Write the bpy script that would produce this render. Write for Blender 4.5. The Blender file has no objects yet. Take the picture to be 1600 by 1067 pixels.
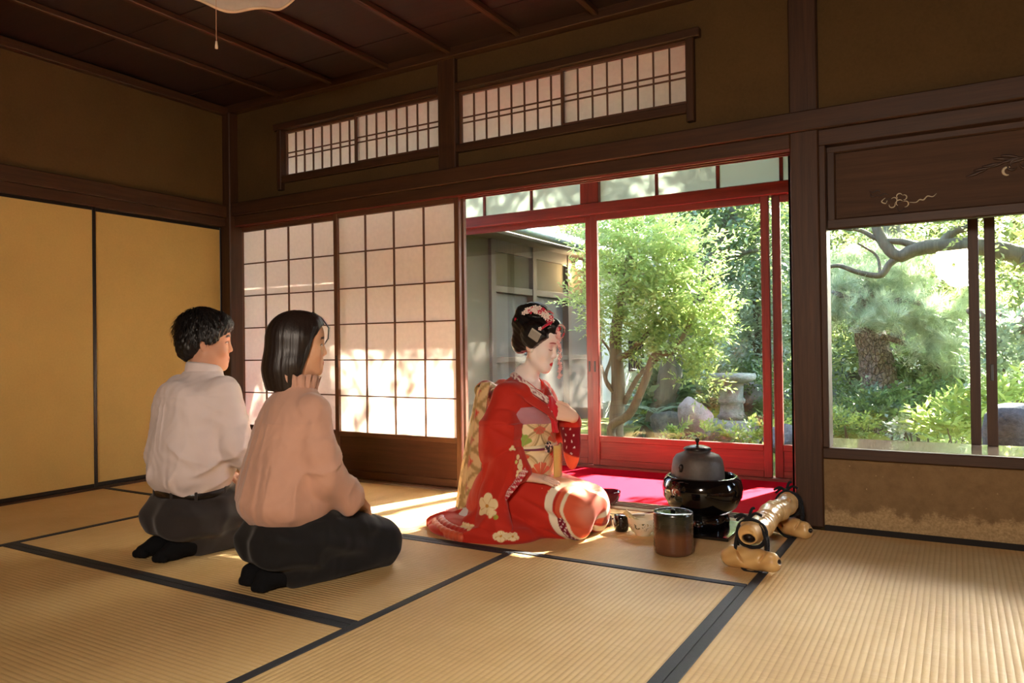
import bpy, bmesh, math, random
import numpy as np
from mathutils import Vector, Matrix

random.seed(7); rng = np.random.default_rng(11)
S = bpy.context.scene
COL = S.collection
PI = math.pi

# ------------------------------------------------------------------ camera
CAMZ = 0.84
YAW, PITCH, ROLL = (math.radians(a) for a in (-30.668, 0.425, -0.743))
FPX = 1175.0
fw = Vector((math.sin(YAW) * math.cos(PITCH), math.cos(YAW) * math.cos(PITCH), math.sin(PITCH)))
r0 = Vector((math.cos(YAW), -math.sin(YAW), 0)); u0 = r0.cross(fw)
rt = math.cos(ROLL) * r0 + math.sin(ROLL) * u0
up = -math.sin(ROLL) * r0 + math.cos(ROLL) * u0
cam_d = bpy.data.cameras.new('camera'); cam = bpy.data.objects.new('camera', cam_d); COL.objects.link(cam)
cam_d.sensor_width = 36.0; cam_d.lens = FPX / 1600 * 36; cam_d.clip_start = 0.02; cam_d.clip_end = 200
mw = Matrix.Identity(4)
for i in range(3):
    mw[i][0], mw[i][1], mw[i][2] = rt[i], up[i], -fw[i]
mw[0][3], mw[1][3], mw[2][3] = 0, 0, CAMZ
cam.matrix_world = mw
S.camera = cam

def at(px, py, Y):
    """point of the plane y = Y seen at that place of the photograph (measuring aid for the garden)"""
    d = rt * ((px - 800) / FPX) - up * ((py - 533.5) / FPX) + fw
    return Vector((0, 0, CAMZ)) + d * (Y / d.y)

# ------------------------------------------------------------------ light
S.view_settings.view_transform = 'Standard'; S.view_settings.look = 'None'
S.view_settings.gamma = 1.0; S.view_settings.use_curve_mapping = False
S.view_settings.exposure = 0.55
S.cycles.use_denoising = True
S.cycles.max_bounces = 10; S.cycles.diffuse_bounces = 5; S.cycles.glossy_bounces = 4
S.cycles.transparent_max_bounces = 16; S.cycles.transmission_bounces = 6
S.cycles.sample_clamp_indirect = 8.0
S.cycles.caustics_reflective = False; S.cycles.caustics_refractive = False

W = bpy.data.worlds.new('sky'); S.world = W; W.use_nodes = True
nt = W.node_tree; bgn = nt.nodes['Background']
sky = nt.nodes.new('ShaderNodeTexSky'); sky.sky_type = 'NISHITA'; sky.sun_disc = False
SUN_DIR = Vector((0.31, 1.0, 0.765)).normalized()          # towards the sun
sky.sun_elevation = math.asin(SUN_DIR.z); sky.sun_rotation = math.atan2(SUN_DIR.x, SUN_DIR.y)
sky.air_density = 1.0; sky.dust_density = 2.5; sky.ozone_density = 1.0
nt.links.new(sky.outputs[0], bgn.inputs[0]); bgn.inputs[1].default_value = 3.1
sun_d = bpy.data.lights.new('sun', 'SUN'); sun = bpy.data.objects.new('sun', sun_d); COL.objects.link(sun)
sun_d.energy = 115.0; sun_d.angle = math.radians(0.6); sun_d.color = (1.0, 0.93, 0.82)
sun.rotation_euler = SUN_DIR.to_track_quat('Z', 'Y').to_euler(); sun.location = (4, 12, 10)

# ------------------------------------------------------------------ helpers: materials
def srgb(r, g, b):
    f = lambda c: (c / 255 / 12.92) if c / 255 <= 0.04045 else ((c / 255 + 0.055) / 1.055) ** 2.4
    return (f(r), f(g), f(b), 1.0)

class NT:
    def __init__(s, name):
        s.m = bpy.data.materials.new(name); s.m.use_nodes = True; s.t = s.m.node_tree
        s.b = s.t.nodes['Principled BSDF']; s.out = s.t.nodes['Material Output']
    def n(s, typ, **kw):
        x = s.t.nodes.new('ShaderNode' + typ)
        for k, v in kw.items():
            if k.startswith('i_'):
                key = k[2:]; key = int(key) if key.isdigit() else key.replace('_', ' ')
                x.inputs[key].default_value = v
            else: setattr(x, k, v)
        return x
    def l(s, a, b): s.t.links.new(a, b)
    def coords(s, scale=(1, 1, 1), space='Object', rot=(0, 0, 0)):
        if space == 'World': o = s.n('NewGeometry').outputs['Position']
        else: o = s.n('TexCoord').outputs[space]
        mp = s.n('Mapping'); mp.inputs['Scale'].default_value = scale; mp.inputs['Rotation'].default_value = rot
        s.l(o, mp.inputs['Vector']); return mp.outputs[0]
    def noise(s, vec, scale=5, detail=3, rough=0.55, dist=0):
        x = s.n('TexNoise'); s.l(vec, x.inputs['Vector'])
        x.inputs['Scale'].default_value = scale; x.inputs['Detail'].default_value = detail
        x.inputs['Roughness'].default_value = rough; x.inputs['Distortion'].default_value = dist
        return x.outputs['Fac']
    def ramp(s, fac, stops):
        x = s.n('ValToRGB'); e = x.color_ramp.elements
        while len(e) < len(stops): e.new(0.5)
        for el, (p, c) in zip(e, stops): el.position = p; el.color = c
        s.l(fac, x.inputs[0]); return x.outputs[0]
    def mix(s, fac, a, b, mode='MIX'):
        x = s.n('Mix', data_type='RGBA', blend_type=mode)
        for v, i in ((fac, 0), (a, 6), (b, 7)):
            if hasattr(v, 'links'): s.l(v, x.inputs[i])
            else: x.inputs[i].default_value = v
        return x.outputs[2]
    def math(s, op, a, b=0.0):
        x = s.n('Math', operation=op)
        for v, i in ((a, 0), (b, 1)):
            if hasattr(v, 'links'): s.l(v, x.inputs[i])
            else: x.inputs[i].default_value = v
        return x.outputs[0]
    def base(s, c):
        if hasattr(c, 'links'): s.l(c, s.b.inputs['Base Color'])
        else: s.b.inputs['Base Color'].default_value = c
    def bump(s, h, strength=0.3, dist=0.01):
        x = s.n('Bump'); x.inputs['Strength'].default_value = strength; x.inputs['Distance'].default_value = dist
        s.l(h, x.inputs['Height']); s.l(x.outputs[0], s.b.inputs['Normal']); return x.outputs[0]
    def set(s, rough=0.5, metal=0.0, spec=0.5, coat=0.0, sheen=0.0, trans=0.0):
        i = s.b.inputs
        i['Roughness'].default_value = rough; i['Metallic'].default_value = metal
        i['Specular IOR Level'].default_value = spec; i['Coat Weight'].default_value = coat
        i['Sheen Weight'].default_value = sheen
        return s.m

def mk_plain(name, c, rough=0.5, var=0.12, nscale=12, bump=0.0, bscale=60, stretch=(1, 1, 1), space='Object', wr=None, **kw):
    """colour with slight procedural variation, optional fine relief"""
    t = NT(name); v = t.coords(stretch, space)
    f = t.noise(v, nscale, 4)
    d = tuple(x * (1 - var) for x in c[:3]) + (1,); u = tuple(min(1, x * (1 + var)) for x in c[:3]) + (1,)
    t.base(t.ramp(f, [(0.3, d), (0.7, u)]))
    if bump: t.bump(t.noise(v, bscale, 3), bump, 0.004)
    if wr: wrinkle(t, *wr)
    return t.set(rough, **kw)

def wrinkle(t, scale, strength, stretch=(1, 1, .6), dist=.012):
    """creases of worn cloth as fine relief"""
    x = t.n('TexNoise', noise_type='RIDGED_MULTIFRACTAL'); t.l(t.coords(stretch), x.inputs['Vector'])
    x.inputs['Scale'].default_value = scale; x.inputs['Detail'].default_value = 3; x.inputs['Distortion'].default_value = .8
    b = t.n('Bump'); b.inputs['Strength'].default_value = strength; b.inputs['Distance'].default_value = dist
    t.l(x.outputs['Fac'], b.inputs['Height'])
    pr = t.b.inputs['Normal'].links
    if pr: t.l(b.outputs[0], pr[0].from_node.inputs['Normal'])
    else: t.l(b.outputs[0], t.b.inputs['Normal'])

def mk_wood(name, c, rough=0.45, axis='X', var=0.35, space='World', scale=1.0, coat=0.0, spec=0.5):
    t = NT(name)
    sc = {'X': (1.2, 28, 28), 'Y': (28, 1.2, 28), 'Z': (28, 28, 1.2)}[axis]
    v = t.coords(tuple(k * scale for k in sc), space)
    f = t.noise(v, 1.6, 5, 0.6, 0.6)
    g = t.noise(v, 7.0, 3, 0.6)
    fg = t.math('ADD', t.math('MULTIPLY', f, 0.7), t.math('MULTIPLY', g, 0.3))
    d = tuple(x * (1 - var) for x in c[:3]) + (1,); u = tuple(min(1, x * (1 + var)) for x in c[:3]) + (1,)
    t.base(t.ramp(fg, [(0.32, d), (0.5, c), (0.68, u)]))
    t.bump(fg, 0.18, 0.003)
    return t.set(rough, coat=coat, spec=spec)

def mk_attr(name, rough=0.6, bump=0.0, bscale=200, sheen=0.0, spec=0.4, weave=None, sss=0.0, coat=0.0, bdist=0.002, wr=None):
    """takes the colours stored on the mesh (patterns woven or dyed into the thing)"""
    t = NT(name); a = t.n('Attribute', attribute_name='Col'); t.base(a.outputs['Color'])
    if bump:
        v = t.coords((1, 1, 1) if weave is None else weave); t.bump(t.noise(v, bscale, 3), bump, bdist)
    if wr: wrinkle(t, *wr)
    if sss:
        t.b.inputs['Subsurface Weight'].default_value = sss
        t.b.inputs['Subsurface Radius'].default_value = (0.012, 0.005, 0.003)
        t.b.inputs['Subsurface Scale'].default_value = 0.6
    return t.set(rough, sheen=sheen, spec=spec, coat=coat)

def mk_paper(name, c, trans=0.55):
    t = NT(name); v = t.coords((1, 1, 1), 'World')
    f = t.noise(v, 40, 4)
    d = tuple(x * 0.93 for x in c[:3]) + (1,)
    col = t.ramp(f, [(0.3, d), (0.7, c)])
    df = t.n('BsdfDiffuse'); tr = t.n('BsdfTranslucent'); mx = t.n('MixShader')
    t.l(col, df.inputs[0]); t.l(col, tr.inputs[0]); mx.inputs[0].default_value = trans
    t.l(df.outputs[0], mx.inputs[1]); t.l(tr.outputs[0], mx.inputs[2]); t.l(mx.outputs[0], t.out.inputs[0])
    return t.m

def mk_glass(name, tint=(0.96, 0.98, 0.97, 1), ior=1.5, boost=1.0, wav=0.0):
    """thin architectural pane: Fresnel mirror over clear"""
    t = NT(name)
    tr = t.n('BsdfTransparent'); tr.inputs[0].default_value = tint
    gl = t.n('BsdfGlossy'); gl.inputs['Roughness'].default_value = 0.0
    fr = t.n('Fresnel'); fr.inputs[0].default_value = ior
    if wav:
        bp = t.n('Bump'); bp.inputs['Strength'].default_value = wav; bp.inputs['Distance'].default_value = 0.02
        t.l(t.noise(t.coords((1, 1, 1), 'World'), 2.5, 1), bp.inputs['Height'])
        t.l(bp.outputs[0], gl.inputs['Normal'])
    mx = t.n('MixShader'); t.l(t.math('MULTIPLY', fr.outputs[0], boost), mx.inputs[0])
    t.l(tr.outputs[0], mx.inputs[1]); t.l(gl.outputs[0], mx.inputs[2]); t.l(mx.outputs[0], t.out.inputs[0])
    return t.m

def mk_leaf(name, c1, c2, trans=0.45, rough=0.4, c3=None):
    """leaf blade: glossy front, light shines through; colour differs from leaf to leaf (attribute 'rnd')"""
    t = NT(name); a = t.n('Attribute', attribute_name='rnd')
    st = [(0.0, c1), (1.0, c2)] if c3 is None else [(0.0, c1), (0.8, c2), (1.0, c3)]
    col = t.ramp(a.outputs['Fac'], st)
    t.base(col); t.set(rough, spec=0.5)
    tr = t.n('BsdfTranslucent'); t.l(t.mix(0.35, col, (0.35, 0.5, 0.06, 1)), tr.inputs[0])
    mx = t.n('MixShader'); mx.inputs[0].default_value = trans
    t.l(t.b.outputs[0], mx.inputs[1]); t.l(tr.outputs[0], mx.inputs[2]); t.l(mx.outputs[0], t.out.inputs[0])
    return t.m

# ------------------------------------------------------------------ helpers: objects
def link(name, mesh, mat=None, parent=None, loc=None, smooth=False):
    o = bpy.data.objects.new(name, mesh); COL.objects.link(o)
    if mat is not None and len(mesh.materials) == 0: mesh.materials.append(mat)
    if smooth: mesh.shade_smooth()
    if parent is not None: o.parent = parent
    if loc is not None: o.location = loc
    return o

def empty(name, loc=(0, 0, 0), rz=0.0):
    o = bpy.data.objects.new(name, None); COL.objects.link(o); o.location = loc; o.rotation_euler.z = rz
    o.empty_display_size = 0.05
    return o

def tag(o, label=None, cat=None, group=None, kind=None):
    if label: o['label'] = label
    if cat: o['category'] = cat
    if group: o['group'] = group
    if kind: o['kind'] = kind
    return o

_boxcache = {}
def box_mesh(sx, sy, sz, bev=0.002):
    key = (round(sx, 4), round(sy, 4), round(sz, 4), bev)
    bm = bmesh.new(); bmesh.ops.create_cube(bm, size=1.0)
    bmesh.ops.scale(bm, vec=(sx, sy, sz), verts=bm.verts)
    if bev: bmesh.ops.bevel(bm, geom=bm.edges[:], offset=min(bev, 0.3 * min(sx, sy, sz)), segments=1, affect='EDGES')
    m = bpy.data.meshes.new('box'); bm.to_mesh(m); bm.free(); return m

def box(name, x0, x1, y0, y1, z0, z1, mat, parent=None, bev=0.002):
    key = (round(x1 - x0, 4), round(y1 - y0, 4), round(z1 - z0, 4), bev, mat.name)
    if key not in _boxcache:
        _boxcache[key] = box_mesh(x1 - x0, y1 - y0, z1 - z0, bev); _boxcache[key].materials.append(mat)
    p = parent.location if parent is not None else Vector((0, 0, 0))
    o = link(name, _boxcache[key], None, parent, Vector(((x0 + x1) / 2, (y0 + y1) / 2, (z0 + z1) / 2)) - p)
    return o

def mesh_np(name, V, Q, mat=None, smooth=True, cols=None, rnd=None):
    """mesh from numpy vertices and quads (or triangles)"""
    V = np.asarray(V, np.float32); Q = np.asarray(Q, np.int32); k = Q.shape[1]
    m = bpy.data.meshes.new(name)
    m.vertices.add(len(V)); m.vertices.foreach_set('co', V.ravel())
    m.loops.add(Q.size); m.loops.foreach_set('vertex_index', Q.ravel())
    m.polygons.add(len(Q)); m.polygons.foreach_set('loop_start', np.arange(0, Q.size, k, dtype=np.int32))
    m.polygons.foreach_set('loop_total', np.full(len(Q), k, np.int32))
    if smooth: m.polygons.foreach_set('use_smooth', np.ones(len(Q), bool))
    m.update(calc_edges=True)
    if cols is not None:
        a = m.color_attributes.new('Col', 'FLOAT_COLOR', 'POINT')
        c = np.ones((len(V), 4), np.float32); c[:, :3] = cols[:, :3]
        a.data.foreach_set('color', c.ravel())
    if rnd is not None:
        a = m.attributes.new('rnd', 'FLOAT', 'POINT'); a.data.foreach_set('value', np.asarray(rnd, np.float32))
    if mat is not None: m.materials.append(mat)
    return m

def grid_quads(nu, nv, closed_u=False):
    q = []
    for j in range(nv - 1):
        for i in range(nu if closed_u else nu - 1):
            a = j * nu + i; b = j * nu + (i + 1) % nu
            q.append((a, b, b + nu, a + nu))
    return np.array(q, np.int32)

def lathe(profile, seg=40, sx=1.0, sy=1.0, wob=0.0):
    """surface of revolution of (r, z) points"""
    V = []
    for r, z in profile:
        for i in range(seg):
            a = 2 * PI * i / seg
            k = 1 + wob * math.sin(3 * a + z * 40)
            V.append((r * k * math.cos(a) * sx, r * k * math.sin(a) * sy, z))
    return np.array(V), grid_quads(seg, len(profile), True)

def tube(points, radii, seg=10, cap=True):
    """tube along points with a radius per point"""
    P = [Vector(p) for p in points]; n = len(P)
    if not hasattr(radii, '__len__'): radii = [radii] * n
    V = []; ref = None
    for i in range(n):
        t = (P[min(i + 1, n - 1)] - P[max(i - 1, 0)]).normalized()
        if ref is None: ref = t.orthogonal().normalized()
        ref = (ref - t * ref.dot(t)).normalized(); b = t.cross(ref)
        for k in range(seg):
            a = 2 * PI * k / seg
            V.append(P[i] + (ref * math.cos(a) + b * math.sin(a)) * radii[i])
    Q = grid_quads(seg, n, True)
    V = [tuple(v) for v in V]
    if cap:
        c0 = len(V); V.append(tuple(P[0])); V.append(tuple(P[-1]))
        ex = []
        for k in range(0, seg):
            k2 = (k + 1) % seg
            ex.append((c0, k2, k, c0)); base = (n - 1) * seg
            ex.append((c0 + 1, base + k, base + k2, c0 + 1))
        return np.array(V), (Q, np.array([e[:3] for e in ex], np.int32))
    return np.array(V), (Q, None)

def join_np(parts):
    """[(V, Q)] -> one (V, list of faces)"""
    Vs, F, o = [], [], 0
    for V, Q in parts:
        Vs.append(np.asarray(V))
        for q in (Q if isinstance(Q, tuple) else (Q,)):
            if q is not None: F += [tuple(int(i) + o for i in f) for f in q]
        o += len(V)
    return np.concatenate(Vs), F

def mesh_py(name, V, F, mat=None, smooth=True):
    m = bpy.data.meshes.new(name); m.from_pydata([tuple(map(float, v)) for v in V], [], F); m.update()
    if smooth: m.shade_smooth()
    if mat is not None: m.materials.append(mat)
    return m

def tube_obj(name, pts, radii, mat, parent=None, seg=10, loc=None):
    V, F = join_np([tube(pts, radii, seg)])
    return link(name, mesh_py(name, V, F, mat), None, parent, loc)

def spline(pts, n=12):
    """Catmull-Rom through points"""
    P = [Vector(p) for p in pts]; P = [P[0] * 2 - P[1]] + P + [P[-1] * 2 - P[-2]]; out = []
    for i in range(1, len(P) - 2):
        for k in range(n):
            t = k / n; a, b, c, d = P[i - 1], P[i], P[i + 1], P[i + 2]
            out.append(0.5 * (2 * b + (c - a) * t + (2 * a - 5 * b + 4 * c - d) * t * t + (3 * b - a - 3 * c + d) * t ** 3))
    out.append(P[-2]); return out

# ------------------------------------------------------------------ materials of the room
WOODC = srgb(70, 46, 31)
M_woodX = mk_wood('dark_cedar_x', WOODC, 0.5, 'X', spec=0.35)
M_woodY = mk_wood('dark_cedar_y', WOODC, 0.5, 'Y', spec=0.35)
M_woodZ = mk_wood('dark_cedar_z', WOODC, 0.5, 'Z', spec=0.35)
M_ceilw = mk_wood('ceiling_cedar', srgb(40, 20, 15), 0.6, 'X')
M_shojiw = mk_wood('shoji_wood', srgb(96, 62, 42), 0.5, 'Z')
M_shojiwx = mk_wood('shoji_wood_x', srgb(96, 62, 42), 0.5, 'X')
M_redwz = mk_wood('red_brown_wood_z', srgb(112, 48, 38), 0.4, 'Z')
M_redwx = mk_wood('red_brown_wood_x', srgb(112, 48, 38), 0.4, 'X')
M_black = mk_plain('black_lacquer_edge', srgb(22, 20, 20), 0.35)
M_paper = mk_paper('shoji_paper', srgb(250, 240, 230), 0.5)
M_paper2 = mk_paper('transom_paper', srgb(252, 246, 244), 0.72)
M_glass = mk_glass('window_glass', wav=0.02)
M_heri = mk_plain('black_cloth_border', srgb(34, 35, 40), 0.7, 0.15, 60, 0.3, 500, space='World')

def mk_plaster(name, c, var=0.12):
    t = NT(name); v = t.coords((1, 1, 1), 'World')
    f = t.noise(v, 3, 5, 0.6); g = t.noise(v, 90, 3)
    fg = t.math('ADD', t.math('MULTIPLY', f, 0.6), t.math('MULTIPLY', g, 0.4))
    d = tuple(x * (1 - var) for x in c[:3]) + (1,); u = tuple(min(1, x * (1 + var)) for x in c[:3]) + (1,)
    t.base(t.ramp(fg, [(0.35, d), (0.65, u)])); t.bump(g, 0.25, 0.003)
    return t.set(0.85, spec=0.2)
M_plaster = mk_plaster('clay_plaster', srgb(94, 72, 42))
M_fusuma = mk_plaster('gold_fusuma_paper', srgb(204, 174, 108), 0.06)

def mk_dado():
    """brown clay wall, its lower band worn down to grey-tan with a ragged edge"""
    t = NT('worn_clay_dado'); v = t.coords((1, 1, 1), 'World')
    f = t.noise(v, 16, 7, 0.75); g = t.noise(v, 120, 3); lo = t.noise(t.coords((1.6, 1, 0.4), 'World'), 3.2, 3)
    sep = t.n('SeparateXYZ'); t.l(t.n('NewGeometry').outputs['Position'], sep.inputs[0])
    z = sep.outputs[2]
    h = t.math('ADD', t.math('MULTIPLY', f, 0.16), t.math('MULTIPLY', lo, 0.14))
    k = t.math('SUBTRACT', t.math('ADD', h, -0.045), z)
    k = t.math('MULTIPLY', k, 40.0)
    cl = t.n('Clamp'); t.l(k, cl.inputs[0])
    brown = t.ramp(f, [(0.3, srgb(124, 98, 66)), (0.7, srgb(146, 118, 82))])
    tan = t.ramp(g, [(0.3, srgb(160, 132, 92)), (0.7, srgb(196, 166, 122))])
    c = t.mix(cl.outputs[0], brown, tan)
    spot = t.math('GREATER_THAN', t.noise(v, 45, 2), 0.74)
    t.base(t.mix(spot, c, srgb(176, 150, 110)))
    t.bump(t.math('ADD', g, f), 0.5, 0.004)
    return t.set(0.8, spec=0.3)
M_dado = mk_dado()

def mk_tatami(name, axis):
    """rush weave: cord ridges run along the mat, rush strands across"""
    t = NT(name)
    along = 0 if axis == 'X' else 1
    sep = t.n('SeparateXYZ'); t.l(t.n('NewGeometry').outputs['Position'], sep.inputs[0])
    u = sep.outputs[1 - along]                              # across the ridges
    ph = t.math('MULTIPLY', u, 2 * PI / 0.0185)
    ridge = t.math('POWER', t.math('ABSOLUTE', t.math('SINE', t.math('MULTIPLY', ph, 0.5))), 0.8)
    sc = (260, 14, 10) if along == 1 else (14, 260, 10)
    sc2 = (8, 420, 10) if along == 1 else (420, 8, 10)      # single rushes
    strand = t.noise(t.coords(sc2, 'World'), 1.0, 3)
    blot = t.noise(t.coords((1, 1, 1), 'World'), 1.6, 4, 0.6)
    tone = t.math('ADD', t.math('MULTIPLY', blot, 0.62), t.math('MULTIPLY', strand, 0.38))
    c = t.ramp(tone, [(0.32, srgb(198, 160, 104)), (0.5, srgb(220, 184, 126)), (0.7, srgb(232, 204, 150))])
    t.base(t.mix(t.math('POWER', ridge, 0.5), srgb(204, 164, 108), c))
    h = t.math('ADD', ridge, t.math('MULTIPLY', strand, 0.35))
    t.bump(h, 0.5, 0.0028)
    return t.set(0.55, spec=0.25)
M_tatX = mk_tatami('tatami_rush_x', 'X'); M_tatY = mk_tatami('tatami_rush_y', 'Y')

# ------------------------------------------------------------------ the room
D = 3.66                      # front of the posts of the back wall
XL, XR, YN = -4.55, 2.4, -2.9  # left wall, right wall, wall behind the camera
ZC = 2.60

floor = tag(box('floor', XL - 0.3, XR + 0.1, YN - 0.1, D, -0.10, -0.051, M_woodX), kind='structure')
HB = 0.034                    # width of a cloth border
def mat_(x0, x1, y0, y1, axis, edges):
    g = 0.0015
    t = box('tatami_mat', x0 + g, x1 - g, y0 + g, y1 - g, -0.05, 0.0, M_tatX if axis == 'X' else M_tatY, floor, 0.003)
    for e in edges:
        if e == 'y0': a = (x0 + g, x1 - g, y0 + g, y0 + HB)
        if e == 'y1': a = (x0 + g, x1 - g, y1 - HB, y1 - g)
        if e == 'x0': a = (x0 + g, x0 + HB, y0 + g, y1 - g)
        if e == 'x1': a = (x1 - HB, x1 - g, y0 + g, y1 - g)
        b = box('cloth_border', a[0], a[1], a[2], a[3], -0.02, 0.0022, M_heri, None, 0.001)
        b.parent = t
        b.location = Vector(((a[0] + a[1]) / 2, (a[2] + a[3]) / 2, -0.0089)) - Vector(((x0 + x1) / 2, (y0 + y1) / 2, -0.025))
    return t
YB = 3.60
XA, XB_, XC = -3.60, -1.605, -0.645
Y1, Y2 = 1.72, 2.645
mat_(XL, XA, Y2 + 0.06, YB, 'X', ('y0',))                 # small corner half mat
mat_(XL, XA, 0.72, Y2 + 0.06, 'Y', ('x1',))
mat_(XA, XB_, Y1, Y2, 'X', ('y0', 'y1'))                  # the couple sits here
mat_(XA, -2.58, Y2, YB, 'X', ())
mat_(-2.58, XC, Y2, YB, 'X', ('y0',))
mat_(XA, XB_, Y1 - 0.95, Y1, 'X', ('y1', 'y0'))
mat_(XB_, XC, Y2 - 1.97, Y2, 'Y', ('x0', 'x1'))
mat_(XC, XC + 0.96, YB + 0.02 - 1.97, YB + 0.02, 'Y', ('x0', 'x1'))
mat_(XC + 0.96, XR, YB + 0.02 - 1.97, YB + 0.02, 'Y', ('x0',))
mat_(XL, XB_, -0.25, 0.77 - 0.05, 'X', ('y0',)); mat_(XB_, XC, Y2 - 3.94, Y2 - 1.97, 'Y', ('x0', 'x1'))
mat_(XC, XR, -0.35, 1.65, 'Y', ('x0',)); mat_(XL, XB_, YN, -0.25, 'X', ('y1',)); mat_(XB_, XR, YN, -1.295, 'X', ())
mat_(XC, XR, -1.295, -0.35, 'X', ())

# --- left wall with sliding papered doors
wl = tag(empty('wall_left'), kind='structure')
box('plaster', XL - 0.12, XL - 0.02, YN, D + 0.1, 1.87, ZC + 0.1, M_plaster, wl)
box('lintel', XL - 0.10, XL + 0.005, YN, D + 0.02, 1.735, 1.80, M_woodY, wl, 0.004)
box('rail_beam', XL - 0.08, XL + 0.018, YN, D - 0.01, 1.80, 1.892, M_woodY, wl, 0.005)
box('sill_rail', XL - 0.10, XL + 0.0, YN, D - 0.06, -0.02, 0.012, M_woodY, wl, 0.003)
box('cornice', XL - 0.06, XL + 0.03, YN, D, 2.545, 2.60, M_woodY, wl, 0.004)
box('backing', XL - 0.2, XL - 0.11, YN - 0.05, D + 0.1, -0.1, 1.89, M_woodY, wl)
post = box('post', XL - 0.06, XL + 0.055, D - 0.04, D + 0.07, 0, 2.56, M_woodZ, wl, 0.006)
def fusuma(n, y0, y1, off, label):
    d = tag(empty('door_%d' % n, (XL - 0.02 + off, (y0 + y1) / 2, 0)), label, 'sliding door', 'gold papered sliding doors', 'structure')
    x0, x1 = XL - 0.035 + off, XL - 0.012 + off
    box('paper_panel', x0 + 0.004, x1 - 0.004, y0 + 0.02, y1 - 0.02, 0.03, 1.72, M_fusuma, d, 0)
    box('frame_stile', x0, x1, y0, y0 + 0.022, 0.012, 1.735, M_black, d); box('frame_stile', x0, x1, y1 - 0.022, y1, 0.012, 1.735, M_black, d)
    box('frame_rail', x0, x1, y0 + 0.022, y1 - 0.022, 0.012, 0.036, M_black, d); box('frame_rail', x0, x1, y0 + 0.022, y1 - 0.022, 1.715, 1.735, M_black, d)
fusuma(1, 1.72, 2.68, 0.0, 'gold papered sliding door at the picture edge, left of the black joint')
fusuma(2, 2.66, 3.63, -0.028, 'gold papered sliding door next to the dark corner post')
fusuma(3, 0.76, 1.74, -0.028, 'gold papered sliding door nearest the camera, out of frame')

# --- back wall
wb = tag(empty('wall_back'), kind='structure')
PY = D + 0.035
box('plaster', XL, -2.605, PY, PY + 0.06, 1.87, 2.0, M_plaster, wb, 0)
XP2a, XP2b = -2.67, -2.545     # post above the beam
XPa, XPb = -0.66, -0.535       # main post
RZ0, RZ1 = 2.02, 2.335
RLx0, RLx1, RRx0, RRx1 = -4.05, XP2a, XP2b, -1.11
box('plaster', XL, RLx0, PY, PY + 0.06, 2.0, 2.6, M_plaster, wb, 0)
box('plaster', RLx0, XP2a, PY, PY + 0.06, 2.40, 2.6, M_plaster, wb, 0)
box('plaster', XP2b, XPa, PY, PY + 0.06, 1.87, 2.0, M_plaster, wb, 0)
box('plaster', XP2b, RRx1, PY, PY + 0.06, 2.40, 2.6, M_plaster, wb, 0)
box('plaster', RRx1, XPa, PY, PY + 0.06, 2.0, 2.6, M_plaster, wb, 0)
box('plaster', XPb, XR, PY, PY + 0.06, 1.87, 2.62, M_plaster, wb, 0)
box('post', XP2a, XP2b, D, D + 0.12, 1.90, 2.60, M_woodZ, wb, 0.005)
box('post', XPa, XPb, D, D + 0.12, 0, 2.60, M_woodZ, wb, 0.006)
box('rail_beam', XL, XR, D - 0.022, D + 0.05, 1.812, 1.905, M_woodX, wb, 0.005)
box('lintel', XL, XPa, D + 0.004, D + 0.13, 1.745, 1.812, M_woodX, wb, 0.003)
for dy in (0.052, 0.092):
    box('lintel_groove_strip', XL, XPa, D + dy, D + dy + 0.012, 1.735, 1.746, M_redwx, wb, 0.001)
box('lintel_groove_strip', XL, XPa, D + 0.006, D + 0.020, 1.735, 1.746, M_redwx, wb, 0.001)
box('cornice', XL, XR, D - 0.03, D + 0.06, 2.56, 2.62, M_woodX, wb, 0.004)
sil = box('threshold', XL, XPa, D - 0.045, D + 0.13, -0.05, 0.002, mk_wood('worn_threshold', srgb(176, 150, 124), 0.35, 'X'), wb, 0.003)
for dy in (0.012, 0.05, 0.088):
    box('track_strip', XL, XPa, D + dy, D + dy + 0.014, 0.0, 0.007, M_shojiwx, wb, 0.001)

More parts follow.
